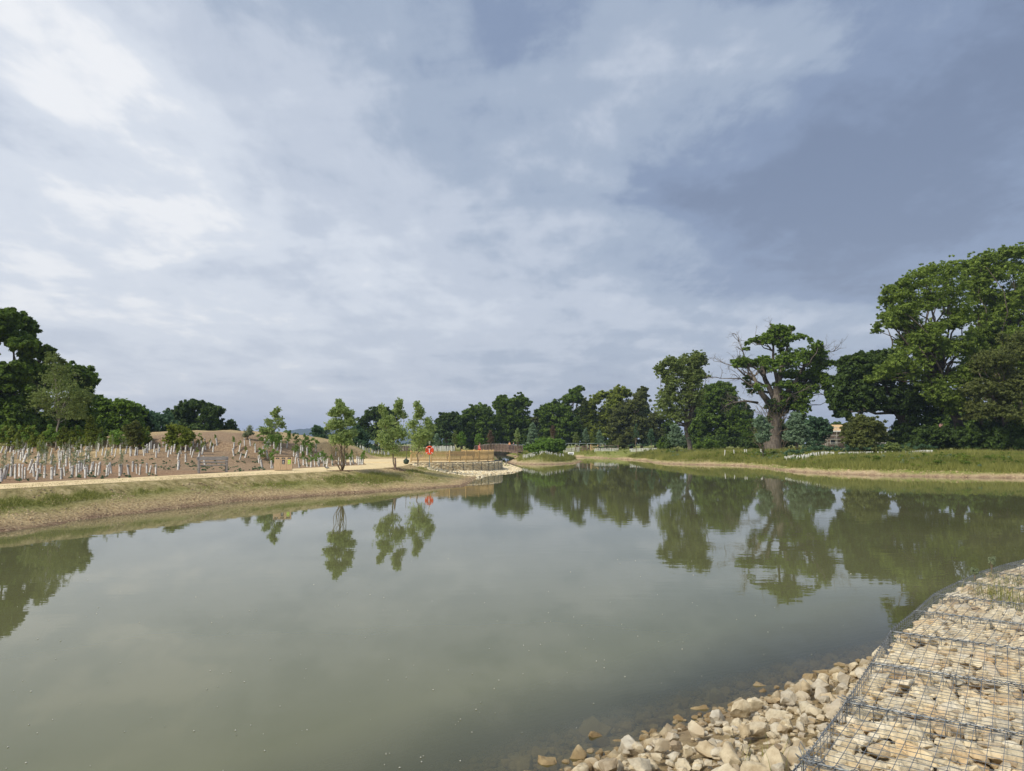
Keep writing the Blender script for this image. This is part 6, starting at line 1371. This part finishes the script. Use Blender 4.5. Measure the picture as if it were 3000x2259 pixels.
tag(crown_mesh('mulch_weeds', np.stack([X, Y, bil(ZG, X, Y) + h * .5], 1), np.stack([h * 1.5, h * 1.5, h], 1), MT['blueg'], None, .05, .6, r, 3), 'low weeds sprouting in the mulch between the guards', 'weeds', kind='stuff')
# weeds growing through the near wall and by the rubble
def weed(px, py, z, n, h, lab, grp=None, seedhead=False, spread=.10, mt='blade'):
    r = np.random.default_rng(int(px)); x, y = gp(px, py, z); root = empty('grass_tuft', (x, y, z), 0, lab, 'grass tuft', grp)
    V, Fq, T = [], [], []
    for i in range(n):
        a = r.uniform(0, 6.28); b0_ = Vector((r.normal() * spread, r.normal() * spread, -.05)); hh = h * r.uniform(.5, 1.1); out = Vector((math.cos(a), math.sin(a), 0)) * hh * r.uniform(.1, .6); w_ = Vector((-math.sin(a), math.cos(a), 0)) * r.uniform(.002, .004); k = len(V)
        for f in (0, .4, .75, 1.0): c_ = b0_ + out * f * f + Vector((0, 0, hh * (f - .25 * f * f))); V += [(c_ - w_ * (1 - f * .9))[:], (c_ + w_ * (1 - f * .9))[:]]
        Fq += [(k, k + 1, k + 3, k + 2), (k + 2, k + 3, k + 5, k + 4), (k + 4, k + 5, k + 7, k + 6)]; T += [r.random()] * 8
    from_np('blades', V, Fq, MT[mt], root, tint=T)['kind'] = 'stuff'
    if seedhead:
        mb = MB(); C, Rr = [], []
        for i in range(5):
            a = r.uniform(0, 6.28); top = Vector((math.cos(a) * h * .3, math.sin(a) * h * .3, h * r.uniform(1.2, 1.7))); mb.tube([(0, 0, 0), top * .5 + Vector((0, 0, .05)), top], [.003, .0022, .001], 4)
            for j in range(4): C.append((top * (1 - .09 * j))[:]); Rr.append((.022, .022, .022))
        mb.build('stalk', MT['stem'], root); V2, t2 = leaves(np.array(C), np.array(Rr), 16, .014, r, .3); from_np('seed_head', V2, np.arange(len(V2)).reshape(-1, 4), MT['greyg'], root, tint=t2)
for args in ((2890, 1735, .98, 90, .22, 'dry reddish grass tuft growing through the seventh basket', None, False, .12, 'bladed'), (2925, 1745, .98, 90, .30, 'green-gold grass tuft beside the dry reddish one', None, False, .10), (2905, 1680, 1.0, 26, .13, 'tall seeding weed at the far outer edge of the wall', None, True, .05),
             (2990, 1770, .98, 120, .26, 'dense green grass tuft at the right edge of the picture', None, False, .12), (2985, 1700, .98, 100, .18, 'green weed patch near the far right end of the wall', None, False, .14),
             (2856, 1700, 1.0, 20, .08, 'faint thin weed at the outer edge left of the seeding one', None, True, .04),
             (2215, 2262, .35, 34, .30, 'sparse green blades arching over the rubble at the bottom', None, False, .10), (2285, 2300, .4, 30, .34, 'thin green blades beside the wall foot at the bottom edge', None, False, .08)): weed(*args)

# ------------------------------------------------------------------ haze
m = bpy.data.materials.new('haze'); m.use_nodes = True; t = m.node_tree; t.nodes.remove(t.nodes['Principled BSDF'])
pv = nd(t, 'ShaderNodeVolumePrincipled'); pv.inputs['Color'].default_value = (.55, .70, 1.0, 1); pv.inputs['Density'].default_value = 0.00022; pv.inputs['Anisotropy'].default_value = .0
t.links.new(pv.outputs[0], t.nodes['Material Output'].inputs['Volume'])
mb = MB(); mb.box((0, 0, 62), (11200, 11200, 130)); o = mb.build('haze', m); tag(o, 'thin bluish air between the camera and the far hill', 'haze', kind='stuff')
